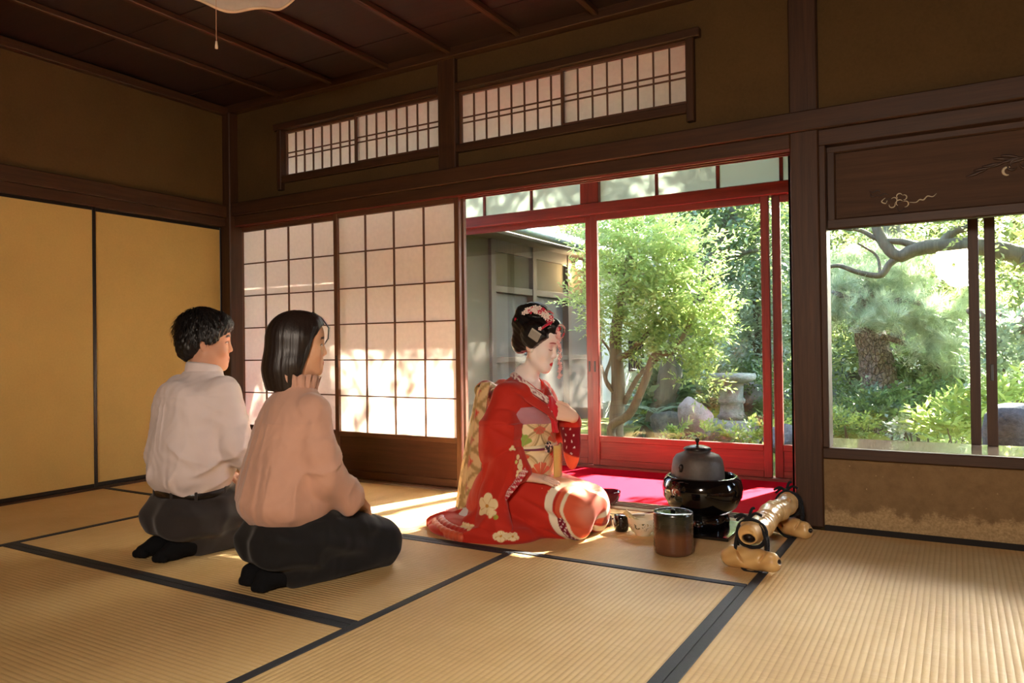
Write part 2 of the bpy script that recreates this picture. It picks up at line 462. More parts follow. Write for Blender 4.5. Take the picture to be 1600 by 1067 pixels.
def lattice(name, n, x0, x1, z0, z1, y, nx, zs, label, group, cat, stile=0.030, rail=0.035, bar=0.008, base=0.0, pull=None, dep=0.028):
    """a paper screen: stiles, rails, thin bars, one paper pane per field"""
    d = tag(empty('%s_%d' % (name, n), ((x0 + x1) / 2, y, z0)), label, cat, group, 'structure')
    box('stile', x0, x0 + stile, y, y + dep, z0, z1, M_shojiw, d, 0.002); box('stile', x1 - stile, x1, y, y + dep, z0, z1, M_shojiw, d, 0.002)
    a0, a1 = x0 + stile, x1 - stile
    zb = z0
    if base:
        box('bottom_rail', a0, a1, y, y + dep, z0, z0 + 0.045, M_shojiwx, d, 0.002)
        box('base_panel', a0, a1, y + 0.010, y + 0.018, z0 + 0.045, base - 0.03, mk_board, d, 0)
        box('middle_rail', a0, a1, y, y + dep, base - 0.03, base, M_shojiwx, d, 0.002); zb = base
    else:
        box('bottom_rail', a0, a1, y, y + dep, z0, z0 + rail, M_shojiwx, d, 0.002); zb = z0 + rail
    box('top_rail', a0, a1, y, y + dep, z1 - rail, z1, M_shojiwx, d, 0.002); zt = z1 - rail
    xs = [a0 + (a1 - a0) * i / nx for i in range(nx + 1)]
    zz = [zb] + [zb + (zt - zb) * k for k in zs] + [zt]
    for x in xs[1:-1]: box('lattice_bar', x - bar / 2, x + bar / 2, y + 0.006, y + 0.020, zb, zt, M_shojiw, d, 0.001)
    for z in zz[1:-1]: box('lattice_bar', a0, a1, y + 0.007, y + 0.0195, z - bar / 2, z + bar / 2, M_shojiwx, d, 0.001)
    for i in range(nx):
        for j in range(len(zz) - 1):
            box('paper_pane', xs[i] + 0.0005, xs[i + 1] - 0.0005, y + 0.0205, y + 0.0215, zz[j] + 0.0005, zz[j + 1] - 0.0005, M_paper if base else M_paper2, d, 0)
    if pull is not None:
        for px in pull:
            p = box('finger_pull', px - 0.008, px + 0.008, y - 0.0015, y + 0.004, 0.72, 0.80, M_black, d, 0.003)
    return d
mk_board = mk_wood('shoji_base_board', srgb(78, 48, 34), 0.45, 'X', 0.3)
ROWS = [i / 6 for i in range(1, 6)]
lattice('door', 4, -4.535, -3.535, 0.007, 1.742, D + 0.070, 4, ROWS, 'white paper lattice sliding screen beside the corner post', 'paper lattice screens', 'sliding screen', base=0.30, pull=(-3.552,))
lattice('door', 5, -3.555, -2.545, 0.007, 1.742, D + 0.026, 4, ROWS, 'white paper lattice sliding screen with sunlit lower panes', 'paper lattice screens', 'sliding screen', base=0.30, pull=(-3.538,), stile=0.034)
box('jamb', -2.562, -2.54, D + 0.07, D + 0.10, 0.007, 1.742, M_shojiw, wb)

# transom screens above the beam
def ranma(n0, x0, x1, lab):
    xm = (x0 + x1) / 2
    RW = [0.42, 0.53]
    lattice('window', n0, x0, xm + 0.012, RZ0 + 0.025, RZ1 + 0.03, D + 0.045, 8, RW, 'slim paper transom screen ' + lab[0], 'paper transom screens', 'transom screen', stile=0.014, rail=0.016, bar=0.0065, dep=0.02)
    lattice('window', n0 + 1, xm - 0.012, x1, RZ0 + 0.025, RZ1 + 0.03, D + 0.022, 8, RW, 'slim paper transom screen ' + lab[1], 'paper transom screens', 'transom screen', stile=0.014, rail=0.016, bar=0.0065, dep=0.02)
ranma(1, RLx0 + 0.03, RLx1, ('high in the wall, farthest from the main post', 'just left of the short upper post'))
ranma(3, RRx0, RRx1 - 0.03, ('just right of the short upper post', 'high in the wall, nearest the main post'))
for i, (x0, x1, side) in enumerate(((RLx0, RLx1, -1), (RRx0, RRx1, 1))):
    t = tag(empty('trim_%d' % (i + 1), ((x0 + x1) / 2, D, 2.0)), kind='structure')
    e0, e1 = (x0 - 0.035, x1) if side < 0 else (x0, x1 + 0.035)
    box('head_rail', e0, e1, D - 0.004, D + 0.075, RZ1 + 0.03, RZ1 + 0.075, M_woodX, t, 0.004)
    box('sill_rail', x0 if side < 0 else x0, x1, D + 0.004, D + 0.075, RZ0 - 0.022, RZ0 + 0.025, M_woodX, t, 0.004)
    xs = (x0 - 0.004, x0 + 0.036) if side < 0 else (x1 - 0.036, x1 + 0.004)
    box('side_stile', xs[0], xs[1], D - 0.002, D + 0.075, RZ0 - 0.07, RZ1 + 0.03, M_woodZ, t, 0.004)

# --- ceiling: boards across, battens towards the back wall
ce = tag(empty('ceiling', (0, 0, ZC)), kind='structure')
yb = D + 0.1; i = 0
while yb > YN:
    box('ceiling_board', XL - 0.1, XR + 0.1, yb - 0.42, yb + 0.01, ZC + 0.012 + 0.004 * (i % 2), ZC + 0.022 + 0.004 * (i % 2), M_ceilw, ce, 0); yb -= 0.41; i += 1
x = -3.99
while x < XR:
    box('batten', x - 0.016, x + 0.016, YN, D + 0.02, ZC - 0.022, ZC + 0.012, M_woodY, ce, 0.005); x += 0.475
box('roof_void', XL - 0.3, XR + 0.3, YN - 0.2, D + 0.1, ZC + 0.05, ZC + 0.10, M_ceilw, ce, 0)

# --- walls beside and behind the camera
wr = tag(box('wall_right', XR, XR + 0.1, YN, D + 0.1, 0, ZC + 0.1, M_plaster), kind='structure')
wn = tag(box('wall_near', XL - 0.3, XR + 0.1, YN - 0.1, YN, 0, ZC + 0.1, M_plaster), kind='structure')

# --- recessed bay window right of the main post
YW = 4.04
bay = tag(empty('window_5', (0.4, D, 0)), 'wide bay window with low wooden sill looking onto the garden', 'window', None, 'structure')
BX1 = 2.2
box('dado_wall', XPb, XR, D + 0.02, D + 0.09, -0.05, 0.318, M_dado, bay, 0)
box('base_strip', XPb, XR, D + 0.012, D + 0.022, -0.05, 0.012, mk_plain('dark_gap_strip', srgb(40, 34, 30), 0.9), bay, 0.002)
M_sill = mk_wood('polished_sill', srgb(196, 176, 156), 0.14, 'X', 0.12, coat=0.8)
box('sill_board', XPb - 0.075, XR, D + 0.12, YW + 0.02, 0.335, 0.3655, M_sill, bay, 0)
box('sill_board', XPb, XR, D + 0.03, D + 0.122, 0.335, 0.366, M_sill, bay, 0.003)
box('sill_edge', XPb, XR, D - 0.008, D + 0.03, 0.318, 0.366, M_woodX, bay, 0.004)
box('side_wall', XPb - 0.12, XPb - 0.075, D + 0.12, YW + 0.02, -0.3, 2.2, M_woodZ, bay, 0)
box('side_post', XPb - 0.08, XPb - 0.022, YW - 0.03, YW + 0.05, 0.366, 1.80, M_woodZ, bay, 0.003)
box('jamb', XPb, XPb + 0.028, D + 0.005, D + 0.12, 0.366, 1.74, M_woodZ, bay, 0.003)
box('head_beam', XPb, XR, D + 0.006, D + 0.13, 1.74, 1.812, M_woodX, bay, 0.003)
box('soffit', XPb - .08, XR, D + 0.1, YW + 0.05, 1.80, 1.83, M_woodX, bay, 0)
box('lower_wall', XPb - .08, XR, YW, YW + 0.05, -0.3, 0.335, M_plaster, bay, 0)
box('window_head', XPb - .08, XR, YW - 0.02, YW + 0.05, 1.56, 1.82, M_woodX, bay, 0)
box('glass_pane', XPb - 0.024, 0.075, YW + 0.012, YW + 0.016, 0.366, 1.57, M_glass, bay, 0)
box('glass_pane', 0.09, BX1, YW - 0.012, YW - 0.008, 0.366, 1.57, M_glass, bay, 0)
box('sash_stile', 0.045, 0.087, YW + 0.002, YW + 0.026, 0.366, 1.57, M_woodZ, bay, 0.002)
box('sash_stile', 0.108, 0.15, YW - 0.022, YW + 0.002, 0.366, 1.57, M_woodZ, bay, 0.002)
box('finger_pull', 0.123, 0.135, YW - 0.024, YW - 0.018, 0.66, 0.735, M_black, bay, 0.002)

box('added_shade_eave', XPb - .1, XR, YW + 0.04, YW + 0.95, 1.93, 1.96, M_woodX, bay, 0)  # unseen eave, added to cut sky light on the right-hand tatami
# pierced, carved transom board
tr = tag(empty('trim_3', (0.4, D + 0.08, 1.36)), kind='structure')
CY = D + 0.085
M_carve = mk_wood('carved_board_wood', srgb(78, 53, 35), 0.62, 'X', 0.3, spec=0.25)
M_carved = mk_wood('carved_relief_wood', srgb(70, 50, 40), 0.45, 'X', 0.3)
box('board', XPb + 0.05, XR, CY, CY + 0.022, 1.41, 1.72, M_carve, tr, 0)
box('frame_rail', XPb + 0.02, XR, CY - 0.022, CY + 0.03, 1.362, 1.41, M_woodX, tr, 0.006)
box('frame_rail', XPb + 0.02, XR, CY - 0.022, CY + 0.03, 1.71, 1.745, M_woodX, tr, 0.006)
box('frame_stile', XPb + 0.024, XPb + 0.062, CY - 0.022, CY + 0.03, 1.40, 1.72, M_woodZ, tr, 0.006)
def curl(name, pts, w, mat, y=CY - 0.003):
    P = spline([(x, y, z) for x, z in pts], 8)
    rr = [w * (0.35 + 0.65 * math.sin(PI * (k + 0.5) / len(P))) for k in range(len(P))]
    return tube_obj(name, [p - tr.location for p in P], rr, mat, tr, 6)
M_light = mk_wood('pale_carving_wood', srgb(222, 208, 178), 0.4, 'X', 0.15)  # pale tone for the pierced lines and part of the bough
def petal(cx, cz, a, r):
    pts = []
    for k in range(9):
        b = a - 1.9 + 3.8 * k / 8
        pts.append((cx + r * 0.55 * math.cos(a) + r * 0.55 * math.cos(b), cz + r * 0.55 * math.sin(a) + r * 0.55 * math.sin(b)))
    return pts
for cx, cz, r in ((-0.245, 1.463, 0.022), (-0.207, 1.478, 0.020), (-0.205, 1.447, 0.024)):
    for k in range(3): curl('pierced_petal', petal(cx, cz, k * 2.1 + cx * 40, r), 0.0026, M_light if k else M_carved)
for pts in ([(-0.175, 1.455), (-0.15, 1.452), (-0.135, 1.462), (-0.12, 1.460), (-0.105, 1.474), (-0.085, 1.470), (-0.07, 1.482)],
            [(-0.27, 1.485), (-0.285, 1.470), (-0.27, 1.46), (-0.262, 1.472)]):
    curl('pierced_cloud_line', pts, 0.0028, M_light)
for pts in ([(-0.335, 1.525), (-0.318, 1.515), (-0.30, 1.522), (-0.288, 1.512)], [(-0.31, 1.505), (-0.295, 1.495), (-0.275, 1.503), (-0.255, 1.497)],
            [(-0.33, 1.512), (-0.325, 1.498), (-0.308, 1.495)]):
    curl('carved_cloud_line', pts, 0.0035, M_carved)
# pine spray carved at the right end
for k in range(16):
    t0 = k / 15; bx, bz = 0.10 + 0.25 * t0, 1.555 + 0.03 * math.sin(3 * t0) + 0.02 * t0
    dx, dz = -0.05 - 0.03 * random.random(), random.uniform(-0.022, 0.02)
    curl('carved_pine_needles', [(bx, bz), (bx + dx * 0.5, bz + dz * 0.6), (bx + dx, bz + dz)], 0.006, M_carved)
for a in range(7):
    curl('carved_bough', petal(0.235 + 0.03 * math.cos(a), 1.565 + 0.024 * math.sin(a * 1.7), a, 0.03), 0.006, M_carved if a % 3 else M_light)

XV = -0.74
# --- veranda (engawa): floor, felt carpet, glass doors, roof
DG = 4.80
en = tag(box('floor.001', XL - 1.2, XPb - 0.12, D + 0.13, DG + 0.12, -0.10, -0.012, M_redwx), kind='structure')
en['label'] = 'narrow wooden veranda floor'
t = NT('red_felt'); v = t.coords((1, 1, 1), 'World')
t.base(t.ramp(t.noise(v, 300, 3), [(0.3, srgb(184, 6, 34)), (0.7, srgb(204, 10, 42))])); t.bump(t.noise(v, 700, 2), 0.5, 0.002)
M_felt = t.set(0.95, spec=0.05)
felt = box('felt_carpet', -4.6, XV - 0.004, D + 0.135, DG - 0.02, -0.012, -0.004, M_felt, None, 0.002)
tag(felt, 'bright red felt carpet laid along the veranda floor', 'carpet')

M_frost = NT('frosted_glass')
df = M_frost.n('BsdfDiffuse'); tl_ = M_frost.n('BsdfTranslucent'); tp = M_frost.n('BsdfTransparent')
df.inputs[0].default_value = (0.6, 0.66, 0.62, 1); tl_.inputs[0].default_value = (0.29, 0.32, 0.28, 1); tp.inputs[0].default_value = (0.36, 0.40, 0.36, 1)
m1 = M_frost.n('MixShader'); m1.inputs[0].default_value = 0.75; M_frost.l(df.outputs[0], m1.inputs[1]); M_frost.l(tl_.outputs[0], m1.inputs[2])
m2 = M_frost.n('MixShader'); m2.inputs[0].default_value = 0.12; M_frost.l(m1.outputs[0], m2.inputs[1]); M_frost.l(tp.outputs[0], m2.inputs[2])
M_frost.l(m2.outputs[0], M_frost.out.inputs[0]); M_frost = M_frost.m

wv = tag(empty('wall_veranda', (0, DG, 0)), kind='structure')
box('door_head', XL - 1.2, XV, DG - 0.02, DG + 0.09, 1.755, 1.835, M_redwx, wv, 0.004)
box('door_sill', XL - 1.2, XV, DG - 0.02, DG + 0.09, -0.10, 0.012, M_redwx, wv, 0.003)
box('transom_head', XL - 1.2, XV, DG - 0.02, DG + 0.09, 2.36, 2.62, M_redwx, wv, 0.004)
box('post', -2.27, -2.13, DG - 0.012, DG + 0.08, 1.835, 2.36, M_redwz, wv, 0.004)
tx = [-4.4, -3.95, -3.5, -3.09, -2.68, -2.27, -2.13, -1.72, -1.31, -0.92, XV]
for k in range(len(tx) - 1):
    if abs(tx[k] + 2.27) < 0.01: continue
    box('frosted_pane', tx[k], tx[k + 1], DG + 0.03, DG + 0.034, 1.835, 2.08, M_frost, wv, 0)
    box('added_clear_pane', tx[k], tx[k + 1], DG + 0.03, DG + 0.034, 2.10, 2.36, M_glass, wv, 0)  # unseen clear glass, added to let more light reach the transom paper
    box('glazing_rail', tx[k], tx[k + 1], DG + 0.02, DG + 0.045, 2.08, 2.10, M_redwx, wv, 0)
    if k and abs(tx[k] + 2.13) > 0.01: box('glazing_bar', tx[k] - 0.011, tx[k] + 0.011, DG + 0.02, DG + 0.045, 1.835, 2.36, M_redwz, wv, 0.002)
box('end_wall', XV, XV + 0.03, YW + 0.02, DG + 0.1, -0.3, 2.62, M_woodZ, wv, 0)
box('end_wall', XV, XPb - 0.07, YW + 0.02, YW + 0.05, -0.3, 2.62, M_woodZ, wv, 0)
box('end_wall', -5.9, -5.8, D + 0.1, DG + 0.1, -0.3, 2.62, M_woodZ, wv, 0)
def gdoor(n, x0, x1, y, label, sl=0.05, sr=0.05, pull=None):
    d = tag(empty('door_%d' % n, ((x0 + x1) / 2, y, 0)), label, 'glass door', 'glass veranda doors', 'structure')
    box('stile', x0, x0 + sl, y, y + 0.03, 0.012, 1.757, M_redwz, d, 0.003); box('stile', x1 - sr, x1, y, y + 0.03, 0.012, 1.757, M_redwz, d, 0.003)
    box('top_rail', x0 + sl, x1 - sr, y, y + 0.03, 1.715, 1.757, M_redwx, d, 0.003)
    box('lock_rail', x0 + sl, x1 - sr, y, y + 0.03, 0.175, 0.215, M_redwx, d, 0.003)
    box('bottom_rail', x0 + sl, x1 - sr, y, y + 0.03, 0.012, 0.055, M_redwx, d, 0.003)
    box('kick_panel', x0 + sl, x1 - sr, y + 0.010, y + 0.018, 0.055, 0.175, M_redwx, d, 0)
    box('glass_pane', x0 + sl - 0.005, x1 - sr + 0.005, y + 0.013, y + 0.017, 0.215, 1.715, M_glass, d, 0)
    if pull: box('finger_pull', pull - 0.007, pull + 0.007, y - 0.002, y + 0.004, 0.66, 0.735, M_black, d, 0.003)
gdoor(6, -3.38, -2.205, DG + 0.035, 'red-lit wooden glass door behind the kneeling woman in red', pull=-2.235)
gdoor(7, -2.200, -0.995, DG, 'wide glass door showing the leafy tree and lantern', pull=-2.178)
gdoor(8, -0.985, -0.742, DG + 0.035, 'narrow strip of glass door beside the main post')
gdoor(9, -4.5, -3.33, DG, 'veranda glass door hidden behind the paper screens')
box('roof', XL - 1.2, XR + 0.5, D + 0.08, DG + 0.75, 2.66, 2.74, mk_wood('pale_bounce_ceiling', srgb(214, 188, 150), 0.6, 'X', 0.15), wv, 0)  # unseen roof underside, made pale to bounce light onto the transom paper

# --- the photographer's lamp beside the camera: a white umbrella on a stand (its reflection shows in the bay window)
t = NT('lit_umbrella_cloth'); t.b.inputs['Base Color'].default_value = (.8, .8, .8, 1)
t.b.inputs['Emission Color'].default_value = (1, .84, .69, 1); t.b.inputs['Emission Strength'].default_value = 112
lampU = tag(empty('studio_umbrella', (0.02, -1.1, 0.0)), 'white umbrella lamp on a thin stand, mirrored in the bay window', 'lamp')
V = []; nU, nV = 64, 7
for j in range(nV):
    r = .02 + .235 * j / (nV - 1)
    for i in range(nU):
        a = 2 * PI * i / nU; k = abs(math.sin(a * 4)); rr = r * (1 - .10 * (j / (nV - 1)) * (1 - k) * 1.0)
        V.append((rr * math.cos(a), rr * math.sin(a), .10 - 1.0 * r * r))
um = link('umbrella_cloth', mesh_np('umbrella_cloth', V, grid_quads(nU, nV, True), t.m), None, lampU, (0, 0, 1.66))
um.rotation_euler = (Vector((-2.6, 3.2, 0.4)) - Vector((.02, -1.1, 1.66))).to_track_quat('Z', 'Y').to_euler()
V = [(-.28, .02, .06), (.28, .02, .06), (.34, .19, .50), (-.34, .19, .50)]
hd = link('added_top_flap', mesh_py('added_top_flap', V, [(0, 1, 2, 3)], M_black, False), None, lampU, (0, 0, 1.66)); hd.modifiers.new('thickness', 'SOLIDIFY').thickness = .006  # unseen black flap, added to keep lamp light off the upper walls
_q = (Vector((-2.2, 3.2, 0.9)) - Vector((.02, -1.1, 1.66))); _a = math.atan2(-_q.x, _q.y)
hd.rotation_euler = (0, 0, _a); hd.data.transform(Matrix(((1, 0, 0, 0), (0, 0, 1, 0), (0, -1, 0, 0), (0, 0, 0, 1))))
hd.data.transform(Matrix.Translation((0, 0, .28)))
_az, _el = math.radians(60), math.radians(-46); _d = Vector((-math.sin(_az) * math.cos(_el), math.cos(_az) * math.cos(_el), math.sin(_el)))
fl = link('added_light_flag', box_mesh(.30, .22, .005, .001), M_black, lampU, Vector((0, 0, 1.66)) + _d * .42); fl.rotation_euler = _d.to_track_quat('Z', 'Y').to_euler()  # unseen flag, added to darken the near left floor
tube_obj('added_flag_arm', [(0, -.12, 1.2), Vector((0, 0, 1.66)) + _d * .42], .005, M_black, lampU, 6)  # arm of the added flag
tube_obj('stand_pole', [(0, -.12, 0.02), (0, -.12, 1.6)], .012, M_black, lampU, 8)
for k in range(3):
    a = k * 2.1; tube_obj('stand_leg', [(0, -.12, .45), (.4 * math.cos(a), -.12 + .4 * math.sin(a), .008)], .008, M_black, lampU, 6)

# ------------------------------------------------------------------ the garden
GZ = -0.30
t = NT('garden_soil'); v = t.coords((1, 1, 1), 'World')
t.base(t.ramp(t.noise(v, 2.2, 6, 0.65), [(0.35, srgb(66, 60, 44)), (0.5, srgb(84, 92, 46)), (0.68, srgb(128, 142, 62))]))
t.bump(t.noise(v, 40, 5), 0.8, 0.03); M_soil = t.set(0.95, spec=0.1)
nx_, ny_ = 60, 60
gv = []
for j in range(ny_):
    for i in range(nx_):
        x, y = -9 + 20 * i / (nx_ - 1), DG + 0.14 + 11.5 * j / (ny_ - 1)
        gv.append((x, y, GZ + 0.05 * math.sin(x * 1.7 + y) + 0.06 * math.sin(y * 1.3 - x * 0.7) + 0.02 * max(0, y - 6)))
ground = tag(link('ground', mesh_np('ground', gv, grid_quads(nx_, ny_), M_soil)), kind='structure')

def mk_stone(name, c1, c2, scale=9):
    t = NT(name); v = t.coords(); f = t.noise(v, scale, 7, 0.7); g = t.noise(v, scale * 6, 4)
    t.base(t.ramp(f, [(0.3, c1), (0.7, c2)])); t.bump(t.math('ADD', f, t.math('MULTIPLY', g, 0.4)), 0.7, 0.03)
    return t.set(0.9, spec=0.2)
M_rock = mk_stone('grey_rock', srgb(96, 96, 96), srgb(168, 164, 156))
M_granite = mk_stone('weathered_granite', srgb(118, 120, 112), srgb(176, 178, 166), 16)
M_basin = mk_stone('dark_granite', srgb(84, 90, 98), srgb(126, 132, 140), 40)
M_bark = mk_wood('smooth_bark', srgb(122, 108, 84), 0.85, 'Z', 0.3, scale=0.7)
M_bark2 = mk_wood('dark_mossy_bark', srgb(96, 90, 70), 0.9, 'Z', 0.4, scale=0.5)
M_greywall = mk_plaster('blue_grey_garden_wall', srgb(112, 118, 128), 0.2)
M_white = mk_plaster('white_plaster', srgb(226, 226, 224), 0.04)
M_beige = mk_plaster('beige_plaster', srgb(104, 94, 76), 0.06)
M_wingw = mk_wood('weathered_wing_wood', srgb(70, 57, 50), 0.6, 'Z')

gw = tag(box('wall_garden', -9, 11, 13.4, 13.6, GZ - 0.1, 1.75, M_greywall), kind='structure')
gw2 = tag(box('wall_garden.001', 4.6, 4.8, 4.95, 13.4, GZ - 0.1, 1.75, M_greywall), kind='structure')

# wing of the house on the left of the garden
wing = tag(empty('house_wing', (-4.7, 8.5, GZ)), 'low wing of the house with deep eaves and a white end wall', 'building')
WX = -4.6
box('wall_beige', WX - 0.15, WX, 4.95, 7.3, GZ, 2.6, M_beige, wing, 0)
box('upper_wall', WX - 0.15, WX - 0.02, 7.3, 10.3, 1.55, 2.6, M_beige, wing, 0)
M_lowp = mk_plain('grey_boarding', srgb(66, 63, 64), 0.6, 0.1, 3)
for k in range(3):
    box('lower_panel', WX - 0.12, WX - 0.05, 7.36 + k * 0.97, 8.27 + k * 0.97, 0.72, 1.48, M_lowp, wing, 0.004)
    box('lower_panel', WX - 0.12, WX - 0.05, 7.36 + k * 0.97, 8.27 + k * 0.97, GZ, 0.66, M_lowp, wing, 0.004)
box('back_board', WX - 0.2, WX - 0.12, 7.3, 10.3, GZ, 1.6, M_wingw, wing, 0)
for y in (7.3, 8.28, 9.26, 10.26): box('post', WX - 0.07, WX + 0.04, y - 0.05, y + 0.05, GZ, 2.6, M_wingw, wing, 0.004)
box('beam', WX - 0.07, WX + 0.03, 7.3, 10.3, 1.48, 1.56, M_wingw, wing, 0.004); box('beam', WX - 0.07, WX + 0.02, 7.3, 10.3, 0.66, 0.72, M_wingw, wing, 0.004)
box('wall_white', WX - 0.15, WX, 10.3, 13.5, 0.0, 2.6, M_white, wing, 0)
box('stone_footing', WX - 0.15, WX + 0.04, 10.3, 13.3, GZ - 0.1, 0.0, M_granite, wing, 0.01)
win = box('window_opening', WX - 0.02, WX + 0.005, 11.45, 12.1, 0.42, 1.0, M_black, wing, 0)
for k in range(7): 
    b = box('window_bar', WX + 0.004, WX + 0.024, 11.48 + k * 0.098, 11.505 + k * 0.098, 0.42, 1.0, M_wingw, wing, 0)
for k in range(6): box('window_bar', WX + 0.006, WX + 0.02, 11.45, 12.1, 0.44 + k * 0.105, 0.455 + k * 0.105, M_wingw, wing, 0)
# eave: rafters under a tiled slope
def slope_mesh():
    V = []; nY, nX = 90, 6
    for j in range(nY):
        y = 4.95 + 8.4 * j / (nY - 1)
        for i in range(nX):
            x = -3.92 - 2.6 * i / (nX - 1)
            V.append((x + 4.7, y - 8.5, 2.06 + (-3.92 - x) * 0.42 + 0.022 * math.cos(y * 2 * PI / 0.28) - GZ))
    return mesh_np('tiles', V, grid_quads(nX, nY), mk_plain('grey_roof_tile', srgb(116, 122, 130), 0.4, 0.2, 6))
ro = link('roof_tiles', slope_mesh(), None, wing)
sm = ro.modifiers.new('thickness', 'SOLIDIFY'); sm.thickness = 0.03
box('wall_beam', WX - 0.1, WX + 0.03, 7.3, 13.3, 1.95, 2.6, M_wingw, wing, 0)
box('soffit', -4.6, -3.95, 4.95, 13.3, 2.085, 2.10, M_wingw, wing, 0)
box('eave_board', -3.98, -3.90, 4.95, 13.3, 1.97, 2.05, M_wingw, wing, 0.004)
for k in range(18):
    V, F = join_np([tube([(-3.95 + 4.7, 5.05 + k * 0.48 - 8.5, 2.02 - GZ), (-4.75 + 4.7, 5.05 + k * 0.48 - 8.5, 2.36 - GZ)], 0.028, 4)])
    link('rafter', mesh_py('rafter', V, F, M_wingw, False), None, wing)
gut = tube_obj('rain_gutter', [(-3.84 + 4.7, 4.95 - 8.5, 2.05 - GZ), (-3.84 + 4.7, 13.3 - 8.5, 2.0 - GZ)], 0.045, mk_plain('gutter_metal', srgb(150, 154, 158), 0.35, metal=0.6), wing, 8)
lampm = NT('wall_lamp_glow'); lampm.b.inputs['Emission Color'].default_value = (1, 0.72, 0.36, 1); lampm.b.inputs['Emission Strength'].default_value = 30
V, Q = lathe([(0.001, -0.06), (0.04, -0.05), (0.05, 0), (0.04, 0.05), (0.001, 0.06)], 16)
wlamp = tag(link('wall_lamp', mesh_np('wall_lamp', V, Q, lampm.m), None, None, (WX + 0.14, 9.35, 1.96)), 'small glowing globe lamp under the wing eaves', 'lamp')
box('bracket', WX + 0.0, WX + 0.12, 9.34, 9.36, 1.99, 2.01, M_black, wlamp); wlamp.children[0].location = (-0.07, 0, 0.04)
ld = bpy.data.lights.new('wall_lamp_bulb', 'POINT'); ld.energy = 26; ld.color = (1, 0.72, 0.4); ld.shadow_soft_size = 0.06
lo = bpy.data.objects.new('wall_lamp_bulb', ld); COL.objects.link(lo); lo.parent = wlamp; lo.location = (0.02, 0, -0.12)

# --- foliage toolkit
def rot_to(d, roll):
    """n x 3 x 3 rotations taking +Y to directions d, with roll"""
    d = d / np.linalg.norm(d, axis=1, keepdims=True)
    r = np.cross(d, np.array([0.0, 0.0, 1.0])); nr = np.linalg.norm(r, axis=1, keepdims=True); nr[nr < 1e-4] = 1
    r = r / nr; u = np.cross(r, d)
    c, s = np.cos(roll)[:, None], np.sin(roll)[:, None]
    r2 = r * c + u * s; u2 = -r * s + u * c
    return np.stack([r2, d, u2], axis=2)

def twig_template(n, leaf, wid, length, seed, droop=0.0):
    g = np.random.default_rng(seed); V = []; K = []
    for k in range(n):
        t0 = (k + 0.6) / n; p = np.array([0, t0 * length, -droop * t0 * t0])
        side = 1 if k % 2 else -1
        a = side * (0.7 + 0.5 * g.random()) * (1 - 0.6 * (k == n - 1)); el = g.normal(0, 0.35)
        dr = np.array([math.sin(a) * math.cos(el), math.cos(a) * math.cos(el), math.sin(el) - droop])
        dr /= np.linalg.norm(dr); sd = np.cross(dr, [0, 0, 1.0]); sd /= np.linalg.norm(sd); nn = np.cross(sd, dr)
        L = leaf * (0.75 + 0.5 * g.random()); w = wid * (0.8 + 0.4 * g.random())
        b = p + dr * 0.004
        V += [b, b + dr * L * 0.45 + sd * w / 2 + nn * w * 0.22, b + dr * L - nn * L * 0.08, b + dr * L * 0.45 - sd * w / 2 + nn * w * 0.22]
        K += [g.random()] * 4
    return np.array(V), np.array(K)

def foliage(name, clumps, leaf, wid, tw, mat, parent, per=8, up_bias=0.5, out_bias=1.0, droop=0.2, shell=0.55, bright=None, keep=None, seed=1):
    """clumps: (centre, (rx, ry, rz), twigs). Twigs of leaves pointing outwards and upwards"""
    g = np.random.default_rng(seed); Vs, Ks = [], []
    tpl = [twig_template(per, leaf, wid, tw, seed * 10 + k, droop * tw) for k in range(5)]
    base = np.array(parent.location) if parent is not None else np.zeros(3)
    for c, r, n in clumps:
        c = np.array(c, float); r = np.array(r if hasattr(r, '__len__') else (r, r, r), float)
        d = g.normal(size=(n, 3)); d /= np.linalg.norm(d, axis=1, keepdims=True)
        rad = (shell + (1 - shell) * g.random((n, 1))) 
        p = c + d * rad * r
        dr = d * out_bias + g.normal(size=(n, 3)) * 0.45 + np.array([0, 0, up_bias])
        if keep is not None:
            kk = keep(p); p, dr = p[kk], dr[kk]
        R = rot_to(dr, g.uniform(-0.6, 0.6, len(p)))
        for k in range(5):
            s = slice(k, None, 5); Rk, pk = R[s], p[s]
            if not len(pk): continue
            V = np.einsum('nij,mj->nmi', Rk, tpl[k][0]) * g.uniform(0.75, 1.2, (len(pk), 1, 1)) + pk[:, None, :]
            kk = np.clip(tpl[k][1][None, :] * 0.6 + g.random((len(pk), 1)) * 0.4, 0, 1)
            Vs.append(V.reshape(-1, 3)); Ks.append(kk.ravel())
    V = np.concatenate(Vs) - base; K = np.concatenate(Ks)
    Q = np.arange(len(V), dtype=np.int32).reshape(-1, 4)
    o = link(name, mesh_np(name, V, Q, mat, False, None, K), None, parent); o['kind'] = 'stuff'
    return o

def limb(name, pts, r0_, r1_, mat, parent, seg=9, wob=0.0):
    P = spline(pts, 7); n = len(P); base = parent.location
    rr = [r0_ + (r1_ - r0_) * k / (n - 1) for k in range(n)]
    if wob: rr = [r * (1 + wob * math.sin(k * 1.9)) for k, r in enumerate(rr)]
    return tube_obj(name, [p - base for p in P], rr, mat, parent, seg)

def G(px, py, Y): return at(px, py, Y)
def gpt(px, Y): p = at(px, 600, Y); return Vector((p.x, Y, GZ))

